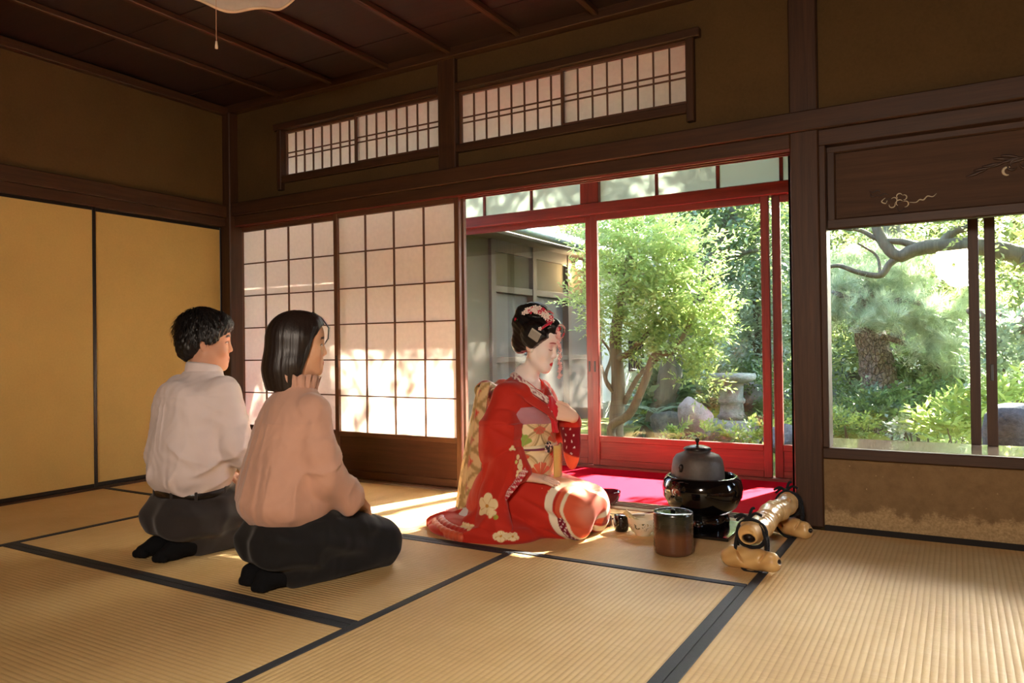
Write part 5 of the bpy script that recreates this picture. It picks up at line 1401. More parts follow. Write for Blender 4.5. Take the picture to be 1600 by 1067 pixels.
# lacquered hair with wings, front roll, nape roll and top knot
v = Vox((-.17, -.12, .74), (.17, .36, 1.12), .0036); v.frame(HK, 1.0)
v.ell((0, -.014, .042), (.080, .098, .089), .015)
v.ell((0, .052, .098), (.052, .044, .040), .018)                     # front roll
for s in (-1, 1): v.ell((s * .072, .0, .040), (.036, .072, .062), .02, rot=Matrix.Rotation(-.25, 3, 'X'))   # side wings
v.ell((0, -.092, -.004), (.056, .050, .066), .025); v.ell((0, -.090, .07), (.064, .072, .064), .02)   # nape roll
v.ell((0, -.055, .143), (.052, .074, .042), .012, rot=Matrix.Rotation(.15, 3, 'X')); v.ell((0, -.115, .118), (.048, .040, .038), .012)
IM = np.array(HK.inverted())
def face_cut(X, Y, Z):
    x, y, z = loc(X, Y, Z)
    yb = np.interp(z, [-.2, -.07, -.05, -.035, -.02, .0, .02, .038, .054, .066, .076, .1], [-.07, -.056, -.045, -.02, .006, .026, .042, .058, .073, .086, .2, .3])
    return (yb - y) * .8
v.fn(face_cut, (-.3, -.3, .5), (.3, .5, 1.2), .005, 'cut')
v.disp(lambda X, Y, Z: .0009 * np.sin(loc(X, Y, Z)[0] * 260 + 3 * np.sin(loc(X, Y, Z)[1] * 25)) + .0009 * np.sin(loc(X, Y, Z)[2] * 300 + loc(X, Y, Z)[1] * 120), (-.3, -.3, .5), (.3, .5, 1.2))
hairk = skin_obj('hair', v, M_hairg, mai, None, 1)

# ---- kimono
RED = lin(190, 44, 28); CREAM = lin(238, 216, 168); CORAL = lin(226, 96, 62); GREEN = lin(150, 170, 66)
v = Vox((-.42, -.50, -.004), (.46, .54, .74), (.0042, .0042, .0042)); v.frame(I4)
v.loft([(.10, 0, -.08, .19, .18), (.2, 0, -.03, .178, .165), (.30, 0, .02, .162, .138), (.45, 0, .035, .160, .132), (.56, 0, .045, .170, .128), (.62, 0, .055, .160, .112), (.655, 0, .065, .120, .092), (.685, 0, .065, .070, .070)], .03)
v.ell((0, .07, .625), (.175, .075, .06), .04)
for s in (-1, 1): v.rc((s * .08, -.04, .175), (s * .075 - .055, .345, .118), .128, .098, .06)
v.ell((-.025, .15, .14), (.15, .26, .10), .05, rot=Matrix.Rotation(.12, 3, 'Z')); v.ell((0, -.09, .12), (.18, .14, .13), .05)
v.rc((.035, .36, .06), (.10, -.1, .05), .07, .07, .04); v.rc((-.145, .36, .06), (-.10, -.1, .05), .07, .07, .04)
v.rc((.135, .045, .612), (.175, .040, .53), .070, .070, .04)
# far (left) sleeve raised to the chest
v.chain([(-.135, .06, .615), (-.195, .155, .45), (-.135, .245, .485), (-.108, .272, .502)], [.072, .064, .046, .034], .03)
v.ell((-.125, .252, .40), (.026, .050, .13), .025)
# train spread on the tatami
v.ell((.10, -.14, .018), (.26, .28, .050), .05); v.ell((.17, .03, .022), (.17, .20, .05), .05); v.ell((.0, -.25, .025), (.2, .17, .05), .04)
def ridge(t): return (1 - np.abs(np.sin(t))) ** 2
def fo(X, Y, Z):
    low = np.clip((.13 - Z) / .08, 0, 1)
    d = -.016 * ridge(Y * 9 + X * 13 + 1.2 * np.sin(X * 14 + Y * 5)) * low * np.clip((X - .06) / .1, 0, 1) * np.clip((.36 - Y) / .1, 0, 1)
    d = d + .008 * ridge(X * 24 - Y * 7 + .8) * low * np.clip((.02 - Y) / .1, 0, 1)
    sl = np.clip((X - .13) / .04, 0, 1) * np.clip((Z - .10) / .08, 0, 1)
    d = d + .010 * ridge((Y - .05) * 15 + (Z - .4) * 5 + 1.2 * np.sin(Z * 9)) * sl * np.clip((.40 - Z) / .15, 0, 1)
    d = d + .013 * ridge((Z - .385) * 26 - (Y - .1) * 14) * sl * np.exp(-((Z - .385 - (Y - .1) * .5) / .035) ** 2) * np.clip((Y + .02) / .06, 0, 1)
    d = d + .012 * ridge((Z - .455) * 22 + (Y - .1) * 12) * sl * np.exp(-((Z - .455 + (Y - .1) * .5) / .03) ** 2) * np.clip((Y - .0) / .08, 0, 1)
    d = d + .009 * ridge((Z - .33) * 20 - Y * 6) * sl * np.exp(-((Z - .30) / .05) ** 2) * np.clip((.09 - Y) / .06, 0, 1)
    d = d + .0035 * np.exp(-((Z - .50 - .10 * (Y - .04)) / .0035) ** 2) * np.clip((X - .13) / .03, 0, 1)       # sleeve seam
    ch = np.clip((Z - .53) / .04, 0, 1) * np.clip((.67 - Z) / .03, 0, 1)
    d = d + .008 * ridge((np.abs(X) * 1.0 - Z * .8 + .7 * Y) * 34) * ch * np.clip((Y - .03) / .05, 0, 1)
    d = d + .008 * ridge((Y * .7 + Z * 1.4) * 24 + X * 8) * np.clip((Y - .05) / .1, 0, 1) * np.clip((.20 - Z) / .05, 0, 1) * np.clip((X + .02) / .05, 0, 1)
    d = d + .010 * ridge(Y * 12 + Z * 22 + .7) * np.exp(-((X - .15) / .06) ** 2) * np.exp(-((Z - .12) / .05) ** 2)
    return d
v.disp(fo, (-.4, -.5, 0), (.46, .54, .68))
v.rc((0, .10, .66), (0, .16, .80), .056, .075, .012, 'cut')           # neck opening, dropped at the nape
v.rc((0, .05, .69), (0, .03, .80), .050, .075, .012, 'cut')
v.f[:, :, 0] = np.maximum(v.f[:, :, 0], .0015)
def disc(V, c, r): return sst(1.05, .95, np.linalg.norm(V - np.array(c), axis=1) / r)
def bloom(V, c, r, ax1, ax2, n=5, ph=0.0):
    """five-lobed dyed blossom lying in the plane of ax1, ax2"""
    m = disc(V, c, r * .62)
    for k in range(n):
        a = 2 * PI * k / n + ph; q = np.array(c) + np.array(ax1) * (r * .58 * math.cos(a)) + np.array(ax2) * (r * .58 * math.sin(a)); m = np.maximum(m, disc(V, q, r * .40))
    return m
def kcol(V):
    x, y, z = V[:, 0], V[:, 1], V[:, 2]
    C = np.tile(RED, (len(V), 1)); n = np.sin(x * 40 + 2 * np.sin(z * 33)) * np.sin(y * 37 + z * 21)
    C *= (1 + .04 * n)[:, None]
    # lower front: coral panels with cream edges wrapping the knees, paled as if sunlit
    lap = (z < .27) & (y > .08)
    u = y + .40 * (x + .03) + .35 * np.minimum(0, z - .13) + .10 * np.maximum(0, z - .15)
    paint(C, lap * sst(.318, .322, u), lin(240, 228, 204)); paint(C, lap * sst(.352, .356, u), RED * .9); paint(C, lap * sst(.364, .368, u), CORAL * .85); paint(C, lap * sst(.384, .388, u), lin(238, 222, 190)); paint(C, lap * sst(.398, .402, u), CORAL * .9); paint(C, lap * sst(.43, .50, u), lin(238, 170, 140))
    ur = lap * (u > .353) * (u < .385) * (z < .10) * (x > -.02)
    paint(C, ur * 1.0, lin(120, 16, 40)); paint(C, ur * (np.sin(z * 260 + 2 * np.sin(x * 150)) * np.sin(u * 300) > .45), lin(236, 214, 214))
    top = lap * sst(.185, .21, z) * sst(.17, .25, y) * sst(.10, .02, x)
    paint(C, top, lin(242, 176, 124), .85)  # sunlight on top of the lap, painted into the silk colour
    Yx, Zx, Fx = (0, 1, 0), (0, 0, 1), (1, 0, 0)
    for c, r, a1, a2, ph in (((.280, .025, .150), .060, Yx, Zx, .3), ((.285, .055, .10), .040, Yx, Zx, 1.0), ((.33, -.06, .055), .040, Yx, Fx, .6), ((.315, -.10, .06), .028, Yx, Fx, 2), ((.31, .12, .035), .040, Yx, Fx, .2), ((.28, .165, .035), .034, Yx, Fx, .9),
                             ((.13, .27, .215), .026, Yx, Fx, .3), ((.125, .235, .225), .018, Yx, Fx, 1.3), ((.215, .135, .36), .030, Yx, Zx, 1.5), ((.20, .15, .325), .030, Yx, Zx, 0), ((.225, .128, .395), .022, Yx, Zx, 0), ((.22, .20, .13), .014, Yx, Zx, 0), ((-.14, .20, .60), .040, Yx, Zx, 0), ((.21, .135, .295), .024, Yx, Zx, .4)):
        m = bloom(V, c, r, a1, a2, 5, ph); paint(C, m, CREAM)
        rr = np.linalg.norm(V - np.array(c), axis=1); an = np.arctan2((V - np.array(c)) @ np.array(a2, float), (V - np.array(c)) @ np.array(a1, float))
        paint(C, m * sst(.25, .10, np.abs(np.sin(an * 2.5 + ph))) * (rr < r * .7) * (rr > r * .15), lin(206, 160, 92), .8); paint(C, disc(V, c, r * .16), lin(214, 150, 60))
    paint(C, disc(V, (.222, .138, .345), .018), lin(206, 206, 120)); paint(C, disc(V, (.31, .075, .125), .014), GREEN, .8); paint(C, disc(V, (.30, .085, .112), .012), GREEN, .8); paint(C, disc(V, (.28, .16, .09), .012), GREEN, .8)
    # inside of the far sleeve: deep red with small white sprigs
    fs = (x < -.06) & (y > .20) & (z < .47) & (z > .2)
    paint(C, fs * 1.0, lin(128, 8, 26)); paint(C, fs * (np.sin(y * 150 + np.sin(z * 90)) * np.sin(z * 110 + 1) > .86), lin(240, 220, 220))
    paint(C, fs * sst(.345, .335, z + .3 * (y - .26)), CORAL)
    return C
M_kim = mk_attr('red_silk', .7, .15, 500, sheen=.15, spec=.18, wr=(7, .9, (1, 1, .6), .02))
kim = skin_obj('kimono', v, M_kim, mai, kcol)
# near sleeve: deep hanging bag, falling over the lap to the floor
v = Vox((.06, -.20, .0), (.40, .36, .74), (.0036, .0036, .0036)); v.frame(I4)
v.chain([(.135, .045, .612), (.185, .035, .49), (.193, .045, .39), (.152, .140, .290)], [.074, .078, .078, .044], .04)
v.fn(lambda X, Y, Z: np.maximum(np.abs(X - .205 - .012 * np.sin(Y * 26 + 1)) - .036, np.maximum(np.abs(Y - .048 + .06 * (.36 - Z)) - .090, np.maximum(np.maximum(.20 + 1.1 * (Y - .085), .13) - Z, Z - .50))), (.08, -.15, .05), (.4, .35, .6), .05)
v.ell((.235, .015, .14), (.048, .085, .105), .05, rot=Matrix.Rotation(.25, 3, 'X'))
v.ell((.265, .01, .06), (.055, .14, .055), .05)
def fs_(X, Y, Z):
    d = fo(X, Y, Z) * .9
    fl = np.clip((.46 - Z) / .12, 0, 1)
    d = d + .011 * ridge((Y - .03) * 13 + .6 * np.sin(Z * 10) + .4) * fl * np.clip((X - .18) / .03, 0, 1)
    d = d - .010 * ridge((Y - .03) * 13 + .6 * np.sin(Z * 10) + 1.9) * fl * np.clip((X - .18) / .03, 0, 1)
    d = d + .009 * ridge((Z + .5 * Y) * 21 + 1.0) * np.exp(-((Z - .43) / .06) ** 2) * np.clip((Y - .02) / .08, 0, 1)
    return d
v.disp(fs_, (.06, -.2, 0), (.40, .36, .62))
v.fn(lambda X, Y, Z: X - .145 + .25 * (.45 - Z) * (Z < .45), (.0, -.3, .0), (.3, .4, .48), .01, 'cut')
v.f[:, :, 0] = np.maximum(v.f[:, :, 0], .0015)
skin_obj('sleeve', v, M_kim, mai, kcol)

def ribbon(name, rows, colfn, mat, parent, thick=.004):
    """sheet from rows of points (each row: list of Vector), colour from (u, v)"""
    nv_, nu_ = len(rows), len(rows[0]); V = [tuple(p) for r in rows for p in r]
    uu, vv = np.meshgrid(np.linspace(0, 1, nu_), np.linspace(0, 1, nv_)); C = colfn(uu.ravel(), vv.ravel())
    o = link(name, mesh_np(name, V, grid_quads(nu_, nv_), mat, True, C), None, parent)
    m = o.modifiers.new('thickness', 'SOLIDIFY'); m.thickness = thick; m.offset = 0
    return o
# white patterned under-collar and red collar bands crossing at the chest
def collar(name, off, w, colfn, lift, mat):
    for s in (1, -1):
        rows = []
        path = spline([(0, .005 - off * .5, .700), (s * .045, .02 - off * .3, .705), (s * .080, .075, .685), (s * .072 - s * .0, .145, .635), (s * .022, .198 + off * .2, .585), (-s * .03, .206 + off * .25, .545)], 10)
        for j in range(8):
            k = j / 7; row = []
            for i, p in enumerate(path):
                t = i / (len(path) - 1)
                outw = Vector((s * (1 - .6 * t), (-.6 + 1.0 * t), -.55 - .2 * t)).normalized()
                row.append(p + outw * (w * (k - .0) + lift) + Vector((0, .012 * t, .006 - .004 * abs(k - .5))) + Vector((0, 0, off)))
            rows.append(row)
        ribbon(name, rows, colfn, mat, mai, .004)
def ccol(u, v_):
    C = np.tile(lin(236, 214, 204), (len(u), 1)); paint(C, (np.sin(u * 150 + 4 * np.sin(v_ * 9)) * np.sin(v_ * 26 + 3 * np.sin(u * 90)) > .30).astype(float), lin(150, 24, 56), .9); return C
M_silk = mk_attr('patterned_silk', .55, .15, 600, sheen=.2, spec=.35)
collar('under_collar', .010, .030, ccol, -.012, M_silk)
def rcol(u, v_): return np.tile(RED, (len(u), 1)) * (1 + .04 * np.sin(u * 30))[:, None]
collar('collar', .0, .050, rcol, .014, M_silk)

# sash: woven gold with interlaced rings, fans and flowers
def rings(u, w, s=.11):
    """interlaced-circle lattice in metres: 1 on the lines"""
    m = np.zeros_like(u)
    for ox, oy in ((0, 0), (.5, .5)):
        fu = (u / s + ox) % 1 - .5; fw_ = (w / s + oy) % 1 - .5
        m = np.maximum(m, sst(.055, .03, np.abs(np.hypot(fu, fw_) - .5)))
    return m
def fan(u, w, cu, cw, r, up_=1):
    du, dw = u - cu, (w - cw) * up_; a = np.arctan2(du, dw); rr = np.hypot(du, dw)
    return sst(r * 1.03, r * .97, rr / (1 + .12 * np.abs(np.cos(a * 6)))) * (np.abs(a) < 1.2) * (np.abs(np.sin(a * 4.5)) > .18)
def obicol(u, w):
    C = np.tile(lin(240, 214, 164), (len(u), 1)) * (1 + .03 * np.sin(u * 900) * np.sin(w * 900))[:, None]
    sN = .19; w0 = w - .375
    for ox, oy in ((0, 0), (.5, .5)):
        fu = (u / sN + ox) % 1 - .5; fw_ = (w0 / sN + oy) % 1 - .5; rr = np.hypot(fu, fw_)
        paint(C, sst(.50, .48, rr) * sst(.36, .40, rr), lin(226, 184, 128), .55)
    for ox, oy in ((0, 0), (.5, .5)):
        fu = (u / sN + ox) % 1 - .5; fw_ = (w0 / sN + oy) % 1 - .5; rr = np.hypot(fu, fw_)
        paint(C, sst(.030, .018, np.abs(rr - .485)), lin(172, 136, 84), .9); paint(C, sst(.016, .008, np.abs(rr - .43)), lin(206, 172, 116), .9)
    for k in range(-5, 6):
        c = k * sN
        paint(C, fan(u, w, c + .095, .402, .052), GREEN if k % 2 else lin(216, 88, 48)); paint(C, fan(u, w, c, .488, .034, -1), lin(212, 80, 48), .9)
        paint(C, fan(u, w, c + .095, .378, .038, -1), lin(214, 84, 44)); paint(C, fan(u, w, c, .272, .056), lin(222, 92, 52))
    return C
M_obi = mk_attr('gold_brocade', .5, .3, 900, sheen=.1, spec=.45)
def band(name, z0, z1, rx, ry, cfn, mat, bulge=.008, nu=560, nv=110, yc=.036):
    V = []; U = []; Wd = []
    for j in range(nv):
        t = j / (nv - 1); z = z0 + (z1 - z0) * t; b = bulge * math.sin(PI * t) ** .5 - (.008 if j in (0, nv - 1) else 0)
        for i in range(nu):
            a = 2 * PI * i / nu; c, s = math.cos(a), math.sin(a)
            wr = .0015 * math.sin(a * 5 + t * 9)
            V.append(((rx + b + wr) * math.copysign(abs(c) ** .9, c), yc + .10 * (z - .36) * 0 + (ry + b + wr) * math.copysign(abs(s) ** .9, s), z - .02 * max(0, s) * (1 - t) * .5)); U.append((a - PI / 2 + .35) * .155); Wd.append(z)
    return link(name, mesh_np(name, V, grid_quads(nu, nv, True), mat, True, cfn(np.array(U), np.array(Wd))), None, mai)
band('obi_sash', .262, .502, .172, .152, obicol, M_obi, .012)
def agecol(u, w):
    C = np.tile(lin(150, 44, 74), (len(u), 1)); r = .011
    fw_ = (w / (r * .62)); k = np.floor(fw_); fu = ((u / r + .5 * k) % 1) - .5; rr = np.hypot(fu, (fw_ - k) * .62)
    paint(C, (np.abs((rr * 3.1) % 1 - .5) < .2).astype(float), lin(226, 190, 196), .9); return C
band('sash_scarf', .496, .572, .172, .150, agecol, M_silk, .010, 900, 60)
def jimcol(u, w):
    C = np.tile(lin(238, 220, 180), (len(u), 1)); paint(C, (w < .392).astype(float), lin(110, 24, 70)); return C
band('sash_cord', .384, .402, .180, .166, jimcol, M_silk, .006, 160, 8)
# jewelled clasp on the cord
M_gem = mk_plain('pale_coral_gem', srgb(236, 196, 180), .2, .2, 90)
clasp = empty('clasp', (.045, .036 + .178, .392)); clasp.parent = mai
bmv, bmq = lathe([(.0001, .006), (.004, .0055), (.006, .003), (.0065, 0), (.0001, 0)], 10)
gm = mesh_np('gem', bmv, bmq, M_gem); gm2 = gm.copy(); gm2.materials.clear(); gm2.materials.append(mk_plain('dark_gem', srgb(40, 36, 44), .12)); gm3 = gm.copy(); gm3.materials.clear(); gm3.materials.append(mk_plain('silver_setting', srgb(200, 192, 180), .25, metal=1.0))
for k in range(20):
    a = k * 2.4; r = .0055 * math.sqrt(k); o = bpy.data.objects.new('gem', (gm, gm3, gm2)[k % 3] if k % 5 else gm2); COL.objects.link(o); o.parent = clasp
    o.location = (r * math.cos(a) * 1.2, .004 - r * .1, r * math.sin(a) * .9); o.rotation_euler.x = -PI / 2; o.scale = (1.1, 1.1, 1.4)
# tucked fan at the far side of the sash
rows = [[Vector((-.075 + .035 * i, .036 + .172 + .02 * (1 if i == 1 else .6), .40 - .15 * j / 8 - .01 * math.sin(i))) for i in range(3)] for j in range(9)]
ribbon('tucked_fan', rows, lambda u, v_: np.tile(lin(222, 178, 96), (len(u), 1)), M_silk, mai, .008)

# long hanging sash ends down the back
def tailcol(seed):
    def f(u, v_):
        return np.where((np.sin(v_ * 4 + seed) > 5)[:, None], CREAM, tail2(u * .30 + seed, v_ * .62))
    return f
def tail2(u, w):
    C = np.tile(lin(212, 184, 136), (len(u), 1)); paint(C, rings(u, w, .22), lin(150, 122, 70), .9)
    paint(C, sst(.36, .30, w) * 0, CREAM)
    for k in range(-2, 6):
        paint(C, fan(u, w, .05 + .15 * (k % 2), .12 * k, .06), lin(204, 74, 54)); paint(C, fan(u, w, .12 - .1 * (k % 2), .12 * k + .05, .045, -1), GREEN if k % 2 else lin(196, 96, 96), .85)
        paint(C, fan(u, w, .20, .12 * k + .02, .05), lin(176, 60, 60), .8)
    return C
def tail(x_in, x_out, ytop, ybot, ztop, zbot, seed, wrap):
    rows = []
    for j in range(60):
        t = j / 59; z = ztop + (zbot - ztop) * t; yb = ytop + (ybot - ytop) * (t ** .8); row = []
        for i in range(36):
            k = i / 35; x = x_in + (x_out - x_in) * min(1, k * 1.25)
            yy = yb - .025 * math.sin(PI * k) + wrap * max(0, k - .55) * (1 + .3 * t)
            row.append(Vector((x + .010 * math.sin(k * 9 + t * 3), yy + .012 * math.sin(k * 17 + t * 2.5 + seed) * (.4 + t * .6), z + .02 * k)))
        rows.append(row)
    o = ribbon('hanging_sash_end', rows, tailcol(seed), M_obi, mai, .006)
    return o
tail(-.13, .150, -.130, -.265, .665, .085, 0.0, .22)
tail(-.11, .125, -.155, -.305, .64, .06, .4, .16)
# knot roll under the sash ends
rows = []
for j in range(20):
    a = 2 * PI * j / 19
    rows.append([Vector((-.10 + .225 * i / 19, -.115 + .042 * math.cos(a), .640 + .035 * math.sin(a) + .012 * math.sin(i * .5))) for i in range(20)])
ribbon('sash_knot', rows, lambda u, v_: tail2(u * .22, v_ * .2), M_obi, mai, .004)
# white lining edge of the sash end lying on the train
rows = [[Vector((.10 + .012 * i + .10 * j / 8, -.27 + .03 * i - .02 * j / 8, .085 - .008 * j + .006 * math.sin(i))) for i in range(7)] for j in range(9)]
def lincol(u, v_):
    C = np.tile(lin(236, 234, 232), (len(u), 1)); paint(C, (np.abs(u - .6) < .09).astype(float), lin(226, 204, 110)); return C
ribbon('white_lining', rows, lincol, M_silk, mai, .004)

# padded hem roll along the back of the train
P = spline([(-.14, -.385, .022), (-.02, -.415, .024), (.11, -.405, .024), (.23, -.33, .024), (.315, -.22, .022), (.350, -.12, .018), (.355, -.05, .012)], 14)
rr = [.023 + .0012 * math.sin(i * 1.3) for i in range(len(P))]; rr[0] = rr[-1] = .006; rr[-2] = .014
tube_obj('padded_hem', P, rr, mk_plain('coral_padded_silk', srgb(206, 84, 50), .5, .12, 25, .3, 60, sheen=.2), mai, 14)
P2 = [Vector((p.x * .93, p.y * .93 + .004, p.z + .012)) for p in P]
tube_obj('padded_hem', P2, [r * 1.05 for r in rr], mk_plain('red_padded_silk', srgb(178, 38, 28), .5, .12, 25, .3, 60, sheen=.2), mai, 14)

# red cloth pinched in the left hand
rows = []
for j in range(26):
    t = j / 25; row = []
    for i in range(22):
        a = 2 * PI * i / 21; r = (.008 + .018 * math.sin(PI * min(1, t * 1.5)) * (t < .67) + .008 * t) * (1 + .28 * math.sin(a * 3 + t * 5))
        row.append(Vector((-.002 + r * math.cos(a), .205 + .03 * t + r * .8 * math.sin(a), .618 - .165 * t)))
    rows.append(row)
ribbon('silk_cloth', rows, lambda u, v_: np.tile(lin(208, 16, 34), (len(u), 1)), M_silk, mai, .003)
# white-dotted red cuff lining of the near sleeve
cu = [Vector(p) for p in spline([(.232, .085, .195), (.234, .110, .222), (.222, .140, .258), (.198, .160, .295), (.17, .168, .32)], 10)]
rows = [[p + Vector((.006 * k, .010 * k - .004, -.006 * k)) for p in cu] for k in range(4)]
def cuffcol(u, v_):
    C = np.tile(lin(190, 20, 44), (len(u), 1)); paint(C, (np.sin(u * 60) * np.sin(v_ * 7 + u * 20) > .2).astype(float), lin(244, 226, 220)); return C
ribbon('sleeve_lining', rows, cuffcol, M_silk, mai, .003)
# ---- hair ornaments (in the head frame)
def flower_mesh(mat, r=.0095, n=5):
    Vs, Fs = [], []
    for k in range(n):
        a = 2 * PI * k / n; o = len(Vs)
        for rr, w, z in ((.1, .0, .0), (.55, -.38, .25), (.55, .38, .25), (1.0, -.25, .2), (1.0, .25, .2), (.75, 0, .42)):
            Vs.append((r * (rr * math.cos(a) - w * math.sin(a)), r * (rr * math.sin(a) + w * math.cos(a)), r * z))
        Fs += [(o, o + 1, o + 5), (o, o + 5, o + 2), (o + 1, o + 3, o + 5), (o + 3, o + 4, o + 5), (o + 4, o + 2, o + 5)]
    return mesh_py('flower', Vs, Fs, mat, True)
M_fp = mk_plain('pale_pink_silk', srgb(248, 226, 214), .6, .06); M_fr = mk_plain('crimson_silk', srgb(206, 24, 60), .6, .1); M_fk = mk_plain('pink_silk', srgb(246, 196, 192), .6, .06)
fm_p, fm_r, fm_k = flower_mesh(M_fp), flower_mesh(M_fr), flower_mesh(M_fk)
fdot = mesh_py('flower_centre', *join_np([lathe([(.0001, .0045), (.002, .004), (.003, .002), (.0001, .001)], 8)]), mk_plain('gold_centre', srgb(214, 150, 70), .4))
def put_flower(me, p, nrm, sc=1.0, parent=hairk, name='flower'):
    o = bpy.data.objects.new(name, me); COL.objects.link(o); o.parent = parent
    o.location = HK @ Vector(p); o.rotation_euler = (HK.to_3x3() @ Vector(nrm)).to_track_quat('Z', 'Y').to_euler(); o.scale = (sc,) * 3
    return o
g = random.Random(4)
for k in range(30):                                       # garland across the crown
    t = (k % 15) / 14; row = k // 15
    x = .090 - .02 * t - .028 * row + g.uniform(-.004, .004); y = -.075 + .135 * t; z = .114 + .036 * math.sin(PI * (t * .85 + .12)) + .012 * row + g.uniform(-.004, .004)
    put_flower(fm_r if k % 5 == 3 else fm_p, (x, y, z), (.8, .2 + .3 * t, .6 + g.uniform(-.2, .2)), g.uniform(1.1, 1.45))
for k in range(26):                                       # pompon at the forehead side
    a = g.uniform(0, 2 * PI); e = math.acos(g.uniform(-1, 1)); d = Vector((math.sin(e) * math.cos(a), math.sin(e) * math.sin(a), math.cos(e)))
    p = Vector((.050, .116, .092)) + Vector((d.x * .018, d.y * .018, d.z * .032)); put_flower(fm_r if k % 6 == 0 else fm_k, p, d, 1.05)
Hi = HK.inverted()
for k in range(46):                                       # hanging petals: fall straight down
    top = HK @ Vector((.052, .122, .058)); q = top + Vector((g.uniform(-.007, .007), g.uniform(-.007, .007), -.0036 * k - .004))
    put_flower(fm_k, Hi @ q, Hi.to_3x3() @ Vector((g.uniform(-1, 1), g.uniform(-1, 1), -.6)), .95, name='hanging_petal')
put_flower(fm_p, (.094, .030, .082), (1, .2, .3), 1.0); put_flower(fm_r, (.094, .026, .075), (1, .2, .1), .8); put_flower(fm_r, (.075, -.115, .085), (.8, -.6, .2), .9); put_flower(mesh_py('leaf_bead', *join_np([lathe([(.0001, .008), (.004, .004), (.0001, 0)], 8)]), mk_plain('green_bead', srgb(60, 120, 70), .3)), (.085, -.10, .088), (1, 0, 0), 1, name='bead')
rows = [[HK @ Vector((.070 + .02 * math.sin(PI * j / 10) + .004 * i, .020 + .055 * j / 10, .078 + .055 * j / 10 - .008 * i)) for i in range(3)] for j in range(11)]
ribbon('red_ribbon', rows, lambda u, v_: np.tile(lin(190, 16, 56), (len(u), 1)), M_silk, hairk, .004)
rows = [[HK @ Vector((-.05 + .1 * i / 5, -.03 + .05 * j / 5, .168 - .02 * abs(i / 5 - .5) + .006 * math.sin(j))) for i in range(6)] for j in range(6)]
ribbon('red_ribbon', rows, lambda u, v_: np.tile(lin(196, 16, 50), (len(u), 1)), M_silk, hairk, .006)
M_silv = mk_plain('silver', srgb(206, 200, 188), .4, .1, metal=.35)
cb = empty('silver_comb'); cb.parent = hairk; cb.matrix_local = HK @ Matrix.Translation((.110, .022, .066)) @ Matrix.Rotation(-.25, 4, 'X')
link('comb_bar', box_mesh(.003, .056, .008, .001), M_silv, cb)
for k in range(11): link('dangling_strip', box_mesh(.0015, .0034, .034 + .004 * (k % 2), .0004), M_silv, cb, (.002, -.026 + .0052 * k, -.021))

# ------------------------------------------------------------------ tea things
def part_lathe(name, prof, mat, parent, seg=48, loc=(0, 0, 0), **kw):
    V, Q = lathe(prof, seg, **kw); return link(name, mesh_np(name, V, Q, mat), None, parent, loc)
M_iron = mk_plain('dull_cast_iron', srgb(92, 84, 78), .55, .12, 60, .25, 260, metal=.35)
M_irond = mk_plain('dark_bronze', srgb(50, 44, 42), .35, .15, 40, metal=.7)
M_lac = mk_plain('black_lacquer', srgb(9, 8, 9), .10, .1, coat=.7)
bx, by = -1.015, 3.40
bd = tag(link('brazier_board', box_mesh(.31, .34, .016, .003), mk_plain('black_lacquer_board', srgb(14, 13, 15), .12, coat=.5), None, (bx + .01, by - .02, .0085)), 'square black lacquered board under the brazier', 'board')
fu = tag(empty('brazier', (bx, by, .0165)), 'large glossy black rounded brazier holding the kettle', 'brazier')
part_lathe('bowl', [(.0001, .050), (.08, .050), (.118, .062), (.152, .092), (.175, .135), (.180, .175), (.170, .212), (.158, .226), (.150, .230), (.146, .224), (.148, .20), (.15, .16), (.12, .11), (.0001, .10)], M_lac, fu, 72)
part_lathe('foot_ring', [(.085, .056), (.098, .04), (.102, .0), (.085, .0), (.08, .04)], M_lac, fu, 48)
for k in range(3):
    a = k * 2.094 + .6; part_lathe('foot', [(.0001, 0), (.022, 0), (.026, .02), (.018, .05), (.0001, .05)], M_lac, fu, 16, (.10 * math.cos(a), .10 * math.sin(a), 0))
ke = tag(empty('kettle', (bx - .02, by, .19)), 'grey iron tea kettle with a knobbed lid sitting in the brazier', 'kettle')
part_lathe('body', [(.0001, -.02), (.09, -.015), (.117, .02), (.120, .05), (.117, .09), (.111, .125), (.096, .146), (.070, .156), (.058, .162), (.056, .172), (.0001, .172)], M_iron, ke, 64)
part_lathe('lid', [(.0001, .192), (.03, .189), (.055, .181), (.065, .173), (.062, .170), (.0001, .171)], M_irond, ke, 48)
part_lathe('lid_knob', [(.0001, .222), (.008, .221), (.011, .213), (.008, .205), (.004, .199), (.006, .190), (.0001, .19)], M_irond, ke, 20)
for s in (-1, 1):
    V, Q = lathe([(.0001, .02), (.009, .017), (.013, .006), (.010, -.010), (.006, -.016), (.0001, -.018)], 14)
    lg = link('lug', mesh_np('lug', V, Q, M_irond), None, ke); a = math.radians(-112) if s < 0 else math.radians(68); lg.location = (.116 * math.cos(a), .116 * math.sin(a), .095)
